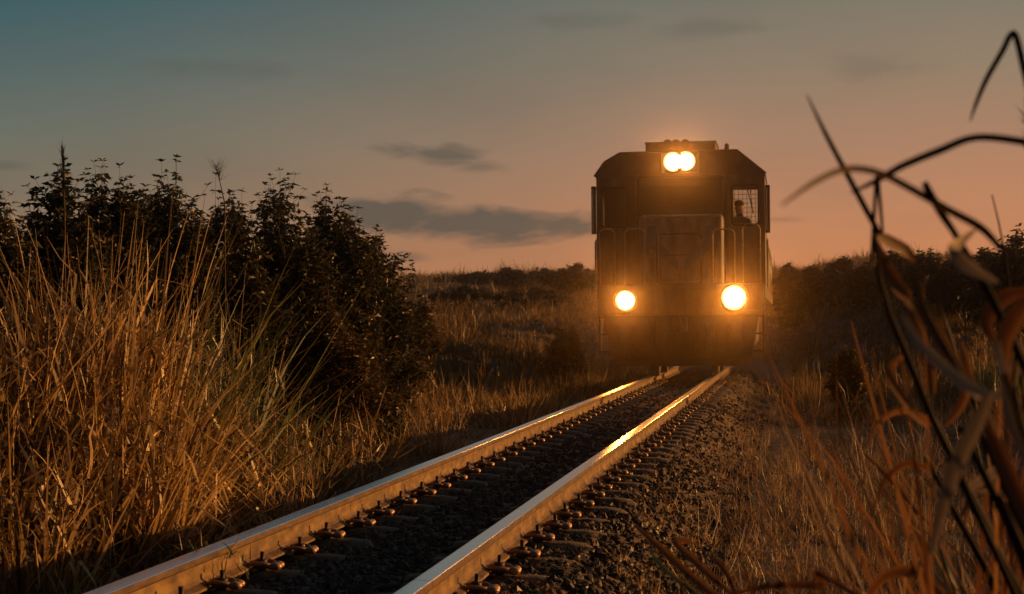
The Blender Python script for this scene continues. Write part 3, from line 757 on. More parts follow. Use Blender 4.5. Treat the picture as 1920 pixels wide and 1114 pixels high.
reed('leaning dark reed whose thin tip points up between the train and the other reeds', [(1640, 428), (1648, 520), (1668, 590), (1705, 680), (1750, 790), (1790, 870), (1850, 1000), (1905, 1120)], 2.3, [
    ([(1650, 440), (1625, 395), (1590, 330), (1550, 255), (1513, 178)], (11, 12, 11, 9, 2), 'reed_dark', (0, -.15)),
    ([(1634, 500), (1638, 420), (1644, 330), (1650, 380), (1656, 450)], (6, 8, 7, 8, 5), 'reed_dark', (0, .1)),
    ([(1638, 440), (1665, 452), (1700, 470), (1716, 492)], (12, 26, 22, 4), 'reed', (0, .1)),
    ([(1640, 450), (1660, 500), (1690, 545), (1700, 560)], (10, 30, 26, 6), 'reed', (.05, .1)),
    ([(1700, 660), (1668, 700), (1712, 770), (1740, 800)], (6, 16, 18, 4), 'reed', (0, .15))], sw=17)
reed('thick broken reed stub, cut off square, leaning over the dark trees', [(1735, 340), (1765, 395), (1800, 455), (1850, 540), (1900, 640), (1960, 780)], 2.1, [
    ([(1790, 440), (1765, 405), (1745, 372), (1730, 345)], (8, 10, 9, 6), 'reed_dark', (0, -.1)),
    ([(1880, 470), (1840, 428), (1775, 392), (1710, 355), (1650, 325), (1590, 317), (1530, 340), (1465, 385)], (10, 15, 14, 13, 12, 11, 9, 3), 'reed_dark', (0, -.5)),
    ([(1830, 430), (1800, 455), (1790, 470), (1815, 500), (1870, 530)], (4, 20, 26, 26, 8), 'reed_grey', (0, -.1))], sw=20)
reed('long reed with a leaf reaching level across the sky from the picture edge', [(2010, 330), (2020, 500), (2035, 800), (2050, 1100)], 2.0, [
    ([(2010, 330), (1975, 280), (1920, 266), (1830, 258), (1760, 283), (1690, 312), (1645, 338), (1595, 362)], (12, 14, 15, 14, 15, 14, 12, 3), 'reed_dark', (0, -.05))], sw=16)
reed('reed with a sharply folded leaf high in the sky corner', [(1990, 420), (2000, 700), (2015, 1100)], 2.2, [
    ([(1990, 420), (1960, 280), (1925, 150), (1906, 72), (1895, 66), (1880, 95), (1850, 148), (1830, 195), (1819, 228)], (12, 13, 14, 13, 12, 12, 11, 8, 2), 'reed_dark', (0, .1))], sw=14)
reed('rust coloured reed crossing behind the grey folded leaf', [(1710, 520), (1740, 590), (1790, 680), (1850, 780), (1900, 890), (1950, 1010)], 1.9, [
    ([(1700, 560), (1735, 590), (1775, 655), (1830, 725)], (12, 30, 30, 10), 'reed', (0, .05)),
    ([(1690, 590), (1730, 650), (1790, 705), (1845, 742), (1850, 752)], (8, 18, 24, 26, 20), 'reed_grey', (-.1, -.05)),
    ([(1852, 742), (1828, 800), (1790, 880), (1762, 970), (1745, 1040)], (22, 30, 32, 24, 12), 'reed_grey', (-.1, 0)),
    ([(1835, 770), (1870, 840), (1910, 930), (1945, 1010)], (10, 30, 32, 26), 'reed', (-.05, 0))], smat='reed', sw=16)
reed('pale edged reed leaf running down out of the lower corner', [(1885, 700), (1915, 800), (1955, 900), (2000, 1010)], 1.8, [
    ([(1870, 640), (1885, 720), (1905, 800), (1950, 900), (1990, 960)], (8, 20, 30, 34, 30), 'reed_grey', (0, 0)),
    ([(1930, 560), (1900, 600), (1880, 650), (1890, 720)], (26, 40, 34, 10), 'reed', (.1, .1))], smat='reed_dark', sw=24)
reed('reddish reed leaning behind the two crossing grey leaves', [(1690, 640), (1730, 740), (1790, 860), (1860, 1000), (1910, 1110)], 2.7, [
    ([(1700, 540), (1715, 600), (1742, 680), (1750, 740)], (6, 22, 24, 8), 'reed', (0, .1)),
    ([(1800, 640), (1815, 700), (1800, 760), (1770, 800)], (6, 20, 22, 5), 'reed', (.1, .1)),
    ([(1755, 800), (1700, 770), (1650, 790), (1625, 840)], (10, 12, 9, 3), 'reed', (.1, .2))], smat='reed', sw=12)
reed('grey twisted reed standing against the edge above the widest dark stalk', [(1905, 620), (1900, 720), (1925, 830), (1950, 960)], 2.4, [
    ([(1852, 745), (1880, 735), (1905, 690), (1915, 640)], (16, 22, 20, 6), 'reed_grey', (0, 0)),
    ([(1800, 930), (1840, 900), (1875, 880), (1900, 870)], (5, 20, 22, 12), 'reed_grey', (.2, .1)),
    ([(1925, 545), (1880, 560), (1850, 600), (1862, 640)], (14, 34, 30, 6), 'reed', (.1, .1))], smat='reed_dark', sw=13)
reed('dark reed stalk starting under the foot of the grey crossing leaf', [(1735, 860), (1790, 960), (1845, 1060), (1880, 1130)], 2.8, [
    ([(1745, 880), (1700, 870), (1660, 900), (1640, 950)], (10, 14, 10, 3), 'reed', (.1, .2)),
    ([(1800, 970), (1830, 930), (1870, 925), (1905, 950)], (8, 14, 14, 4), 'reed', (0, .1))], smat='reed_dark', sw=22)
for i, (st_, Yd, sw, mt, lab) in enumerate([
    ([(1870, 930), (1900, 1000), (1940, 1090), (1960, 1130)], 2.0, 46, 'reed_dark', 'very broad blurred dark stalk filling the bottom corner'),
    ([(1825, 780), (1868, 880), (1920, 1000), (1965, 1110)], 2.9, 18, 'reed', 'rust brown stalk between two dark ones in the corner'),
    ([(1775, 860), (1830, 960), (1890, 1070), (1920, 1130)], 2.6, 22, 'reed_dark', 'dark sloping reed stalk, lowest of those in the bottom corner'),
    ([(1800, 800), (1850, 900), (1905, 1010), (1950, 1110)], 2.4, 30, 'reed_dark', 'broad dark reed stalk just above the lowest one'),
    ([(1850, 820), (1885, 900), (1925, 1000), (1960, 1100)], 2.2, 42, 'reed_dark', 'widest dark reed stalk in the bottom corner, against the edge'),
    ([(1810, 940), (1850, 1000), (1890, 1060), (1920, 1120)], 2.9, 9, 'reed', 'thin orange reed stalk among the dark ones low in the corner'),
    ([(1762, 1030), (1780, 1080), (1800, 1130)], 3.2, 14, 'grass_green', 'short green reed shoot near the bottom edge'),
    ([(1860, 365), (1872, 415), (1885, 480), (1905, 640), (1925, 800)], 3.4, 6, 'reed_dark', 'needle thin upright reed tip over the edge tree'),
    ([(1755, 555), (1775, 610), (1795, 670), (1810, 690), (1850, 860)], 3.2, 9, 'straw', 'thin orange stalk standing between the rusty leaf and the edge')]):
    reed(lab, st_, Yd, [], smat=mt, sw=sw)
# tangle of thin dead reed leaves between the big stalks
nd = 460
yd = rng.uniform(2.3, 5.0, nd); pxs = rng.uniform(1700, 2120, nd)
Pd = np.array([tuple(at(a_, 700, b_)) for a_, b_ in zip(pxs + 110, yd)]); Pd[:, 2] = terr(Pd[:, 0], Pd[:, 1])
hd = rng.uniform(.6, 1.45, nd)
bl = blades(Pd, hd, .005 + .014 * rng.random(nd) ** 2, rng.uniform(.0, .5, nd), rng.normal(.1, .45, nd), 6, math.pi + rng.normal(0, .5, nd), np.where(rng.random(nd) < .25, rng.uniform(.8, 2.2, nd), 0))
o = blade_obj('dead_reeds', [bl], M['reed'], [rng.random(nd)]); prop(o, 'tangle of thin dead reed leaves between the thick leaning stalks', 'reeds', kind='stuff')
# feathery sprig at the edge of the sky
rt = empty('feathery_sprig', at(1935, 300, 3.0), 'feathery sprig of fine needles poking in at the sky edge', 'plant')
n = 70; s_ = rng.random(n)
tA, tB = at(1935, 300, 3.0), at(1925, 195, 3.0)
base = np.array([tuple(tA.lerp(tB, q) - tA) for q in s_])
bl = blades(base, .018 + .012 * rng.random(n), np.full(n, .0022), rng.normal(.9, .15, n), rng.normal(-.3, .1, n), 2)
blade_obj('needles', [bl], M['reed_dark'], [rng.random(n)], rt)
ft = at(1990, 1100, 3.0); ft.z = float(terr(ft.x, ft.y))
b = B(); b.tube([tB - tA, (0, 0, 0), at(1950, 600, 3.0) - tA, ft - tA], .002, 5, [.001, .0015, .003, .004]); b.done('stalk', M['reed_dark'], rt)

# out-of-focus low blades at the bottom edge
lows = [
    ([(1190, 985), (1235, 1025), (1290, 1075), (1350, 1125)], (4, 15, 18, 16), 3.6, 'reed', 'blurred orange blade pointing at the near rail from the bottom edge'),
    ([(1310, 1022), (1285, 1014), (1267, 1018), (1300, 1050), (1350, 1095), (1390, 1130)], (4, 10, 13, 15, 12, 8), 3.6, 'reed', 'blurred orange blade bent over like a hook at the bottom'),
    ([(1215, 1028), (1250, 1070), (1300, 1110), (1330, 1135)], (4, 10, 12, 12), 3.4, 'grass_green', 'short dull blade under the blurred orange one'),
    ([(1335, 1045), (1355, 1065), (1372, 1095), (1385, 1130)], (3, 12, 9, 8), 3.6, 'reed', 'short lit blade tip between the hook and the weeds'),
    ([(1380, 1112), (1450, 1098), (1540, 1100), (1620, 1125)], (6, 14, 16, 10), 3.0, 'reed', 'flat arching blade along the bottom edge'),
    ([(1620, 1130), (1660, 1080), (1720, 1075), (1780, 1125)], (8, 20, 26, 16), 3.0, 'reed', 'broad rusty leaf curling at the bottom under the reeds'),
    ([(1640, 895), (1680, 950), (1700, 1010), (1740, 1060)], (3, 9, 10, 8), 4.2, 'reed_grey', 'grey slanting dead blade left of the reeds'),
    ([(1660, 945), (1730, 1010), (1760, 1060), (1790, 1120)], (3, 10, 12, 10), 4.0, 'straw', 'yellowish slanting blade beside the grey one'),
    ([(1620, 850), (1680, 910), (1720, 960), (1770, 1010)], (4, 10, 8, 5), 4.2, 'reed', 'reddish slanting blade tip above the grey one'),
    ([(1780, 1000), (1762, 1030), (1810, 1110), (1830, 1140)], (3, 8, 10, 8), 3.4, 'reed_grey', 'pale thin broken blade near the green shoot'),
]
for lst, ws, Yd, mt, lab in lows:
    pts = px_pts(lst, Yd); last = pts[-1]
    dr = (last - pts[-2]).normalized(); dr.z = min(dr.z, -.6); kk = (last.z + .42) / -dr.z; foot = last + Vector((dr.x, 0, dr.z)) * kk; foot.z = float(terr(foot.x, foot.y)) - .02
    rt = empty('bent_reed', foot, lab, 'reed', 'blurred blades along the bottom edge')
    ribbon(pts + [last.lerp(foot, .5), foot], [x / FPX * Yd for x in ws] + [ws[-1] / FPX * Yd, ws[-1] / FPX * Yd * .7], rt, mt, 'leaf')

# ------------------------------------------------------------------ locomotive
TY = 33.2
loco = empty('locomotive', (0, TY, 0), 'weathered diesel locomotive coming down the track with its three headlights on', 'locomotive')
loco.rotation_euler = (0, R(-.5), 0)
def rel(px, py, y_): p = at(px, py, TY + y_); return p.x, p.z
# deck, end plate and pilot
b = B(); b.box(-1.46, 1.46, .05, 14.6, 1.36, 1.56, .02); b.done('deck', M['dark'], loco)
b = B(); b.box(-1.44, 1.44, -.02, .05, 1.06, 1.60, .015); b.box(-.62, .62, -.05, -.02, 1.5, 1.62, .008); b.box(-1.3, 1.3, -.045, -.02, 1.08, 1.14, .008); b.done('end_plate', M['paint'], loco)
b = B()
b.prism([(-1.35, 1.06), (1.35, 1.06), (1.2, .28), (-1.2, .28)], .0, .06)
for i in range(9):
    x = -1.1 + i * .275; b.box(x - .03, x + .03, -.10, .0, .2, .9, .008)
b.box(-1.2, 1.2, -.14, -.10, .18, .30, .01); b.done('pilot', M['dark'], loco)
b = B(); b.box(-.12, .12, -.55, .0, .78, 1.02, .03); b.box(-.17, .05, -.72, -.5, .76, 1.04, .05); b.box(.05, .15, -.66, -.5, .78, 1.02, .03); b.done('coupler', M['iron'], loco)
for sx in (-1, 1):
    b = B(); b.tube([(sx * .42, -.05, 1.0), (sx * .45, -.25, .8), (sx * .42, -.28, .5), (sx * .36, -.2, .42)], .028, 8); b.done('brake_hose', M['seal'], loco)
    b = B()
    for z in (.42, .72, 1.02): b.box(sx * 1.2 - .2, sx * 1.2 + .2, .06, .34, z, z + .03)
    b.box(sx * 1.42 - .015, sx * 1.42 + .015, .06, .36, .4, 1.36); b.box(sx * .98 - .015, sx * .98 + .015, .06, .36, .4, 1.36)
    b.done('steps', M['dark'], loco)
# nose
NY = .75; nx0 = rel(1201, 500, NY)[0]; nx1 = rel(1358, 500, NY)[0]; nzt = rel(1280, 402, NY)[1]
b = B(); b.box(nx0, nx1, NY, 2.1, 1.56, nzt, .07, 3); nose = b.done('nose', M['paint_nose'], loco)
b = B(); b.box(nx0 + .06, nx1 - .06, NY - .012, NY + .04, nzt - .05, nzt - .02, .006); b.done('lip', M['rail_paint'], nose)  # pale painted strip standing for the lit top edge of the nose
dx0, dz1 = rel(1236, 440, NY); dx1 = rel(1316, 440, NY)[0]
def frame_rect(b, x0, x1, y_, z0, z1, t, r, dep=.012):
    pts = []
    for cx, cz, a0 in ((x1 - r, z1 - r, 0), (x0 + r, z1 - r, 90), (x0 + r, z0 + r, 180), (x1 - r, z0 + r, 270)):
        for k in range(5): a = R(a0 + k * 22.5); pts.append((cx + math.cos(a) * r, y_, cz + math.sin(a) * r))
    pts.append(pts[0]); b.tube(pts, t, 6); return b
b = B(); b.box(dx0, dx1, NY - .018, NY, 1.66, dz1, .04, 2); door = b.done('nose_door', M['paint_nose'], nose)
b = B(); frame_rect(b, dx0 - .02, dx1 + .02, NY - .015, 1.62, dz1 + .02, .012, .09); b.done('door_seal', M['dark'], nose)
b = B(); b.tube([(dx0 + .1, NY - .05, dz1 - .36), (dx1 - .1, NY - .05, dz1 - .36)], .012, 6); b.done('latch', M['dark'], nose)
# faded blue painted chevron on the nose (two slanted bands each side of the door)
for sx in (-1, 1):
    mid = (nx0 + nx1) / 2
    b = B()
    v = [(mid + sx * .60, 2.66), (mid + sx * .44, 2.66), (mid + sx * .40, 2.40), (mid + sx * .05, 2.02), (mid + sx * .05, 1.86), (mid + sx * .60, 2.30)]
    b.prism(v, NY - .0225, NY + .02); b.done('painted_band', M['paint_blue'], nose)
# cab
CY0, CY1 = 1.6, 4.2
cl_, _ = rel(1121, 400, CY0); cr_, _ = rel(1437, 400, CY0)
zl = rel(1121, 330, CY0)[1]; zr = rel(1437, 326, CY0)[1]; zt = rel(1280, 286, CY0)[1]
xl2 = rel(1166, 286, CY0)[0]; xr2 = rel(1386, 283, CY0)[0]
wz0 = rel(1155, 423, CY0)[1]; wz1 = rel(1155, 352, CY0)[1]
wl0, wl1 = rel(1131, 400, CY0)[0], rel(1178, 400, CY0)[0]
wr0, wr1 = rel(1377, 400, CY0)[0], rel(1424, 400, CY0)[0]
cw0, cw1 = rel(1202, 400, CY0)[0], rel(1357, 400, CY0)[0]; cz1 = rel(1280, 332, CY0)[1]; cz0 = nzt + .03
ze = min(zl, zr) - .02
def holed(b, x0, x1, z0, z1, holes, y0, y1):
    xs = sorted({x0, x1, *[h[0] for h in holes], *[h[1] for h in holes]}); zs = sorted({z0, z1, *[h[2] for h in holes], *[h[3] for h in holes]})
    for xa, xb in zip(xs, xs[1:]):
        # merge vertically
        run = None
        for za, zb in zip(zs, zs[1:]):
            mx_, mz_ = (xa + xb) / 2, (za + zb) / 2
            inside = any(h[0] < mx_ < h[1] and h[2] < mz_ < h[3] for h in holes)
            if inside:
                if run: b.box(xa, xb, y0, y1, run[0], run[1]); run = None
            else: run = (run[0], zb) if run else (za, zb)
        if run: b.box(xa, xb, y0, y1, run[0], run[1])
    bmesh.ops.remove_doubles(b.bm, verts=b.bm.verts, dist=.0005)
    return b
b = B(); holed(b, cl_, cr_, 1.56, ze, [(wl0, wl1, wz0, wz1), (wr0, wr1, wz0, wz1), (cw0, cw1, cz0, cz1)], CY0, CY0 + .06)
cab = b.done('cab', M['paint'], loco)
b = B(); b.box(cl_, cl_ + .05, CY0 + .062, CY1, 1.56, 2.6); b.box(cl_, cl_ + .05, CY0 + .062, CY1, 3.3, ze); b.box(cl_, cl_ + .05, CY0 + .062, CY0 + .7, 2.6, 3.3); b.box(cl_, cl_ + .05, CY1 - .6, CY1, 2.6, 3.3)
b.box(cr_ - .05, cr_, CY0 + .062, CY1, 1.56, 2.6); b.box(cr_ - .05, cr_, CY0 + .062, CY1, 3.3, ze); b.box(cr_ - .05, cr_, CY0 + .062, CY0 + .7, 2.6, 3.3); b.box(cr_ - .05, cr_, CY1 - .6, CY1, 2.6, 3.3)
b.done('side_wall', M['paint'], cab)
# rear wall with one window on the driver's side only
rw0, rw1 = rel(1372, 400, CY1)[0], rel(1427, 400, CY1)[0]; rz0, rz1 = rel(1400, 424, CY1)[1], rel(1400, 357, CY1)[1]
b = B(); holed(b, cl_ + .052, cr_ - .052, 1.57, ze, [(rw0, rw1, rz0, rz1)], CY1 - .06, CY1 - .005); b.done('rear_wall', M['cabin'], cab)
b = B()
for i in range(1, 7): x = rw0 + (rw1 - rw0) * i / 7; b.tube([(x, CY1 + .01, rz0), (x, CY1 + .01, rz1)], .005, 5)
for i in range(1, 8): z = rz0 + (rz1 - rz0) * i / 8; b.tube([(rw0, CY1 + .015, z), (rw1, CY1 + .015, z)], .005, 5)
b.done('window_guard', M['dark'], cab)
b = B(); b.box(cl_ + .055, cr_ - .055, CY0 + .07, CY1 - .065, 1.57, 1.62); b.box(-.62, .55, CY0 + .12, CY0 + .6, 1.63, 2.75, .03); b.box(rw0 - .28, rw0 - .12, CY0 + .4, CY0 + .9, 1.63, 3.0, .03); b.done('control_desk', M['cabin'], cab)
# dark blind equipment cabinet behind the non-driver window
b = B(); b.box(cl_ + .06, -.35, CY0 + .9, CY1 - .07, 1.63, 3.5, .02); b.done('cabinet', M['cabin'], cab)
# roof
prof = [(cl_ - .02, ze + .001), (cl_ - .02, zl), (rel(1137, 318, CY0)[0], rel(0, 318, CY0)[1]), (xl2, zt), (xr2, zt + .015), (cr_ + .02, zr), (cr_ + .02, ze + .001)]
b = B(); b.prism(prof, CY0 - .06, CY1 + .02, .012); roof = b.done('roof', M['roofpaint'], cab)
b = B(); b.tube([(cl_ - .03, CY0 - .07, zl), (rel(1137, 318, CY0)[0], CY0 - .07, rel(0, 318, CY0)[1] + .01), (xl2, CY0 - .07, zt + .01), (xr2, CY0 - .07, zt + .02), (cr_ + .03, CY0 - .07, zr)], .016, 6); b.done('rain_gutter', M['roofpaint'], roof)
bx0, bz1 = rel(1214, 267, CY0); bx1 = rel(1345, 267, CY0)[0]
b = B(); b.box(bx0, bx1, CY0 + .0, CY0 + 1.4, zt + .0, bz1, .03); b.box(bx0 - .02, bx1 + .02, CY0 + .05, CY0 + 1.35, bz1 - .03, bz1 + .015, .01); b.done('roof_box', M['roofpaint'], roof)
kx, kz = rel(1366, 272, CY0); b = B(); b.cyl((kx, CY0 + .2, zt), (kx, CY0 + .2, kz), .055, .04); b.ball((kx, CY0 + .2, kz), .045); b.done('antenna', M['dark'], roof)
# horn with three bells
hn = None
b = B(); b.box(rel(1250, 270, 1.5)[0], rel(1298, 270, 1.5)[0], CY0 + .05, CY0 + .16, bz1 - .10, bz1 - .02, .01)
for hx in (1256, 1272, 1289):
    x, z = rel(hx, 271, 1.45)
    b.cyl((x, 1.33, z), (x, 1.75, z), .085, .035, 16)
b.done('air_horn', M['dark'], roof)
# window frames, glass, wipers
def window(x0, x1, z0, z1, gm, wiper=False):
    f = frame_rect(B(), x0 - .012, x1 + .012, CY0 - .008, z0 - .012, z1 + .012, .022, .07).done('window_frame', M['seal'], cab)
    b = B(); b.box(x0 + .001, x1 - .001, CY0 + .03, CY0 + .036, z0 + .001, z1 - .001); b.done('pane', gm, f)
    if wiper:
        for a, c in ((.62, .80), (.68, .9)):
            pass
        b = B(); b.tube([(x0 + (x1 - x0) * .55, CY0 - .03, z1 + .02), (x0 + (x1 - x0) * .82, CY0 - .03, z0 + .2)], .009, 5)
        b.tube([(x0 + (x1 - x0) * .70, CY0 - .035, z1 - .05), (x0 + (x1 - x0) * .80, CY0 - .035, z0 + .18)], .007, 5); b.done('wiper', M['seal'], f)
    return f
window(wl0, wl1, wz0, wz1, M['glass_dark']); window(wr0, wr1, wz0, wz1, M['glass'], True); window(cw0, cw1, cz0, cz1, M['glass_dark'])
# raised pillar strips either side of the centre windshield
for x in (rel(1192, 400, CY0)[0], rel(1366, 400, CY0)[0]):
    b = B(); b.box(x - .035, x + .035, CY0 - .015, CY0, 1.6, ze - .03, .006); b.done('pillar_strip', M['paint'], cab)
# side mirrors
for px_, sx in ((1116, -1), (1442, 1)):
    x0, zt_ = rel(px_, 348, CY0 + .3); _, zb_ = rel(px_, 438, CY0 + .3)
    b = B(); b.box(x0 - .045, x0 + .045, CY0 + .28, CY0 + .31, zb_, zt_, .012)
    wall = cl_ if sx < 0 else cr_
    b.box(min(wall, x0), max(wall, x0), CY0 + .315, CY0 + .335, zt_ - .06, zt_ - .02); b.box(min(wall, x0), max(wall, x0), CY0 + .315, CY0 + .335, zb_ + .02, zb_ + .06)
    mr = b.done('mirror', M['dark'], cab)
    b = B(); b.box(x0 - .025, x0 - .005, CY0 + .272, CY0 + .279, zb_ + .05, zt_ - .05); b.done('mirror_glass', M['reflector'], mr)
# grab irons and handrail hoops on the deck
def hoop(px0, px1, py, y_, r=.09, zb=1.58):
    x0, z = rel(px0, py, y_); x1 = rel(px1, py, y_)[0]
    pts = [(x0, y_, zb), (x0, y_, z - r)] + [(x0 + r - r * math.cos(R(a)), y_, z - r + r * math.sin(R(a))) for a in (30, 60, 90)] + [(x1 - r + r * math.sin(R(a)), y_, z - r + r * math.cos(R(a))) for a in (0, 30, 60, 90)] + [(x1, y_, zb)]
    B().tube(pts, .017, 8).done('handrail', M['rail_paint'], loco)
hoop(1126, 1154, 429, .15); hoop(1174, 1210, 429, .15); hoop(1338, 1379, 431, .15); hoop(1394, 1427, 422, .15)
for px_, a_, b_ in ((1119, 452, 520), (1441, 452, 540)):
    x, z1_ = rel(px_, a_, .3); z0_ = rel(px_, b_, .3)[1]
    B().tube([(x, .36, z0_), (x, .3, z0_ + .05), (x, .3, z1_), (x, .36, z1_ + .03)], .02, 6).done('grab_iron', M['rail_paint'], loco)
# headlights
def lamp(x, z, y_, r, parent, power, name='headlight', box=False):
    b = B(); b.cyl((x, y_ - .10, z), (x, y_ + .02, z), r * 1.18, r * 1.18, 28, caps=False)
    b.cyl((x, y_ - .001, z), (x, y_ + .02, z), r * 1.17, r * 1.17, 28)
    # rim ring
    ring = [(x + math.cos(a) * r * 1.1, y_ - .10, z + math.sin(a) * r * 1.1) for a in np.linspace(0, 2 * math.pi, 29)]
    b.tube(ring, r * .09, 6)
    hs = b.done(name, M['dark'], parent)
    b = B(); b.cyl((x, y_ - .078, z), (x, y_ - .055, z), r * .84, r * .84, 28); b.done('lens', M['lens'], hs)
    b = B(); b.cyl((x, y_ - .070, z), (x, y_ - .050, z), r * 1.08, r * 1.08, 28); b.done('reflector', M['glow_ring'], hs)  # glowing disc behind the lens, stands for its orange rim of light
    ld = bpy.data.lights.new('lamp_beam', 'SPOT'); lo = bpy.data.objects.new('lamp_beam', ld); C.objects.link(lo); lo.parent = hs
    ld.energy = power; ld.color = (1.0, .30, .02); ld.spot_size = R(70); ld.spot_blend = 1.0; ld.shadow_soft_size = r * .8
    lo.location = (x, y_ - .16, z); lo.rotation_euler = (R(90 + 0.5), 0, R(180 + 3.0))
    return hs
lx, lz = rel(1175, 563, 0); rx, rz = rel(1378, 559, 0)
PW = 205
lamp(lx, lz, -.03, .17, loco, PW); lamp(rx, rz, -.03, .21, loco, PW * 1.6)
tx1, tz1 = rel(1267, 305, CY0); tx2, tz2 = rel(1290, 304, CY0)
b = B(); b.box(tx1 - .24, tx2 + .24, CY0 - .10, CY0 - .061, tz1 - .2, tz1 + .2, .03); hb = b.done('headlight_box', M['roofpaint'], cab)
lamp(tx1, tz1, CY0 - .11, .172, hb, PW * .5); lamp(tx2, tz2, CY0 - .114, .172, hb, PW * .5)
# long hood, walkway rails, running gear
b = B(); b.box(-.82, .82, 4.25, 14.0, 1.56, 3.45, .08, 3); hood = b.done('long_hood', M['paint'], loco)
for i in range(10):
    for sx in (-1, 1):
        b = B(); y0_ = 4.5 + i * .92; b.box(sx * .82 - .012, sx * .82 + .012, y0_, y0_ + .84, 1.75, 3.1, .01); d_ = b.done('hood_door', M['paint'], hood)
        b = B(); b.box(sx * .845 - .012, sx * .845 + .012, y0_ + .06, y0_ + .1, 2.3, 2.5); b.done('handle', M['dark'], d_)
for yy in (6, 9, 12): b = B(); b.cyl((0, yy, 3.44), (0, yy, 3.6), .5, .46, 24); b.done('fan', M['dark'], hood)
b = B(); b.cyl((0, 7.5, 3.4), (0, 7.5, 3.75), .16, .14, 14); b.done('exhaust_stack', M['dark'], hood)
for sx in (-1, 1):
    b = B(); b.tube([(sx * 1.43, 4.4, 2.55), (sx * 1.43, 14.4, 2.55)], .018, 6)
    for i in range(8): b.tube([(sx * 1.43, 4.4 + i * 1.42, 1.56), (sx * 1.43, 4.4 + i * 1.42, 2.55)], .018, 6)
    b.done('handrail', M['rail_paint'], loco)
    b = B(); b.box(sx * 1.33 - .14, sx * 1.33 + .14, 4.6, 6.2, 1.565, 2.35, .04); b.done('battery_box', M['paint'], loco)
b = B(); b.box(-1.2, 1.2, 5.6, 9.2, .45, 1.35, .12, 3); b.done('fuel_tank', M['dark'], loco)
for by in (2.6, 11.6):
    for sx in (-1, 1):
        b = B(); b.box(sx * .95 - .06, sx * .95 + .06, by - 1.7, by + 1.7, .55, .85, .03)
        for q in (-1.1, 1.1): b.box(sx * .97 - .08, sx * .97 + .08, by + q - .14, by + q + .14, .32, .62, .03)
        b.done('bogie_frame', M['dark'], loco)
    for q in (-1.1, 1.1):
        for sx in (-1, 1):
            b = B(); b.cyl((sx * .50, by + q, .46), (sx * .60, by + q, .46), .455, .455, 32); b.cyl((sx * .475, by + q, .46), (sx * .50, by + q, .46), .485, .48, 32); b.cyl((sx * .6, by + q, .46), (sx * .66, by + q, .46), .12, .1, 16); b.done('wheel', M['iron'], loco)
        b = B(); b.cyl((-.5, by + q, .46), (.5, by + q, .46), .08, .08, 14); b.done('axle', M['iron'], loco)

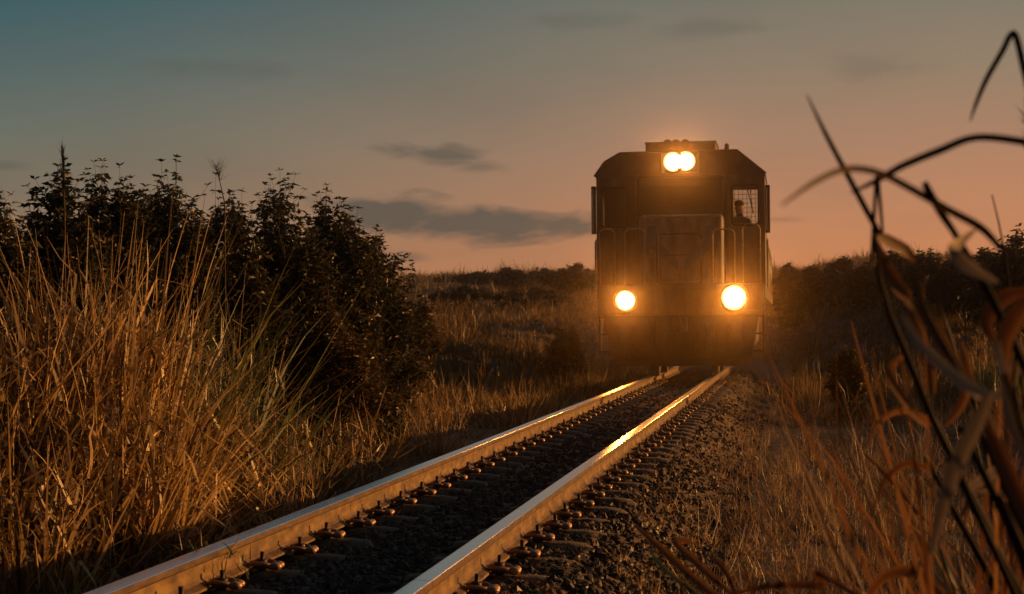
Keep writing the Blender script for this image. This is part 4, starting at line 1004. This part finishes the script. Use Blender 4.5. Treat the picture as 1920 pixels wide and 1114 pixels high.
# ------------------------------------------------------------------ driver
def person():
    px_, pz_ = rel(1392, 400, 2.7)
    root = empty('person', (px_ - .06, TY + 2.7, 1.74), 'driver in dark clothes sitting at the cab window, seen as a silhouette', 'person')
    # local: faces -y (towards the camera)
    J = {'pelvis': (0, .0, .62), 'waist': (0, .02, .78), 'chest': (0, .0, 1.02), 'neck0': (0, -.02, 1.16), 'neck1': (0, -.03, 1.24), 'head': (0, -.04, 1.31), 'crown': (0, -.04, 1.40),
         'shL': (-.18, 0, 1.10), 'elL': (-.26, -.10, .84), 'wrL': (-.20, -.34, .86), 'haL': (-.19, -.42, .87), 'shR': (.18, 0, 1.10), 'elR': (.27, -.08, .84), 'wrR': (.22, -.32, .88), 'haR': (.21, -.40, .89),
         'hpL': (-.1, -.02, .58), 'knL': (-.14, -.44, .58), 'anL': (-.14, -.46, .12), 'toL': (-.14, -.62, .06), 'hpR': (.1, -.02, .58), 'knR': (.14, -.44, .58), 'anR': (.14, -.46, .12), 'toR': (.14, -.62, .06)}
    Rd = {'pelvis': .15, 'waist': .14, 'chest': .16, 'neck0': .07, 'neck1': .055, 'head': .085, 'crown': .075, 'shL': .07, 'elL': .048, 'wrL': .03, 'haL': .035, 'shR': .07, 'elR': .048, 'wrR': .03, 'haR': .035,
          'hpL': .10, 'knL': .065, 'anL': .045, 'toL': .04, 'hpR': .10, 'knR': .065, 'anR': .045, 'toR': .04}
    E_ = [('pelvis', 'waist'), ('waist', 'chest'), ('chest', 'neck0'), ('neck0', 'neck1'), ('neck1', 'head'), ('head', 'crown'), ('chest', 'shL'), ('shL', 'elL'), ('elL', 'wrL'), ('wrL', 'haL'), ('chest', 'shR'), ('shR', 'elR'), ('elR', 'wrR'), ('wrR', 'haR'),
          ('pelvis', 'hpL'), ('hpL', 'knL'), ('knL', 'anL'), ('anL', 'toL'), ('pelvis', 'hpR'), ('hpR', 'knR'), ('knR', 'anR'), ('anR', 'toR')]
    ks = list(J); me = bpy.data.meshes.new('body'); me.from_pydata([J[k] for k in ks], [(ks.index(a), ks.index(b_)) for a, b_ in E_], [])
    o = link('body', me, root); md = o.modifiers.new('skin', 'SKIN'); 
    for i, kk in enumerate(ks): me.skin_vertices[0].data[i].radius = (Rd[kk], Rd[kk] * .85)
    me.skin_vertices[0].data[0].use_root = True
    o.modifiers.new('sub', 'SUBSURF').levels = 1; o.modifiers['sub'].render_levels = 2
    me.materials.append(M['cloth'])
    b = B(); b.ball((0, -.03, 1.42), .105, (.95, 1.1, .65), 14); b.box(-.07, .07, -.20, -.09, 1.385, 1.40, .006); b.done('cap', M['cloth'], root)
    b = B(); b.ball((0, -.055, 1.33), .088, (.9, 1.0, 1.2), 14); b.ball((0, -.145, 1.32), .018, (.8, 1.2, 1.2), 8); b.ball((-.085, -.04, 1.33), .02, (.4, 1, 1.3), 8); b.ball((.085, -.04, 1.33), .02, (.4, 1, 1.3), 8)
    b.done('face', M['skin'], root)
person()

# ------------------------------------------------------------------ added haze: one even box of air that gives the lamps their halo
b = B(); b.box(-160, 160, -30, 175, -2.5, 9.5)
hz_ = b.done('haze', bpy.data.materials.new('haze'))
prop(hz_, 'thin warm evening haze over the track and fields', 'haze', kind='stuff')
m = hz_.data.materials[0]; m.use_nodes = True; t = m.node_tree; t.nodes.clear()
out = N(t, 'ShaderNodeOutputMaterial'); pv = N(t, 'ShaderNodeVolumePrincipled')
pv.inputs['Color'].default_value = col(.95, .85, .72); pv.inputs['Density'].default_value = .0015; pv.inputs['Anisotropy'].default_value = .978
t.links.new(pv.outputs[0], out.inputs['Volume'])
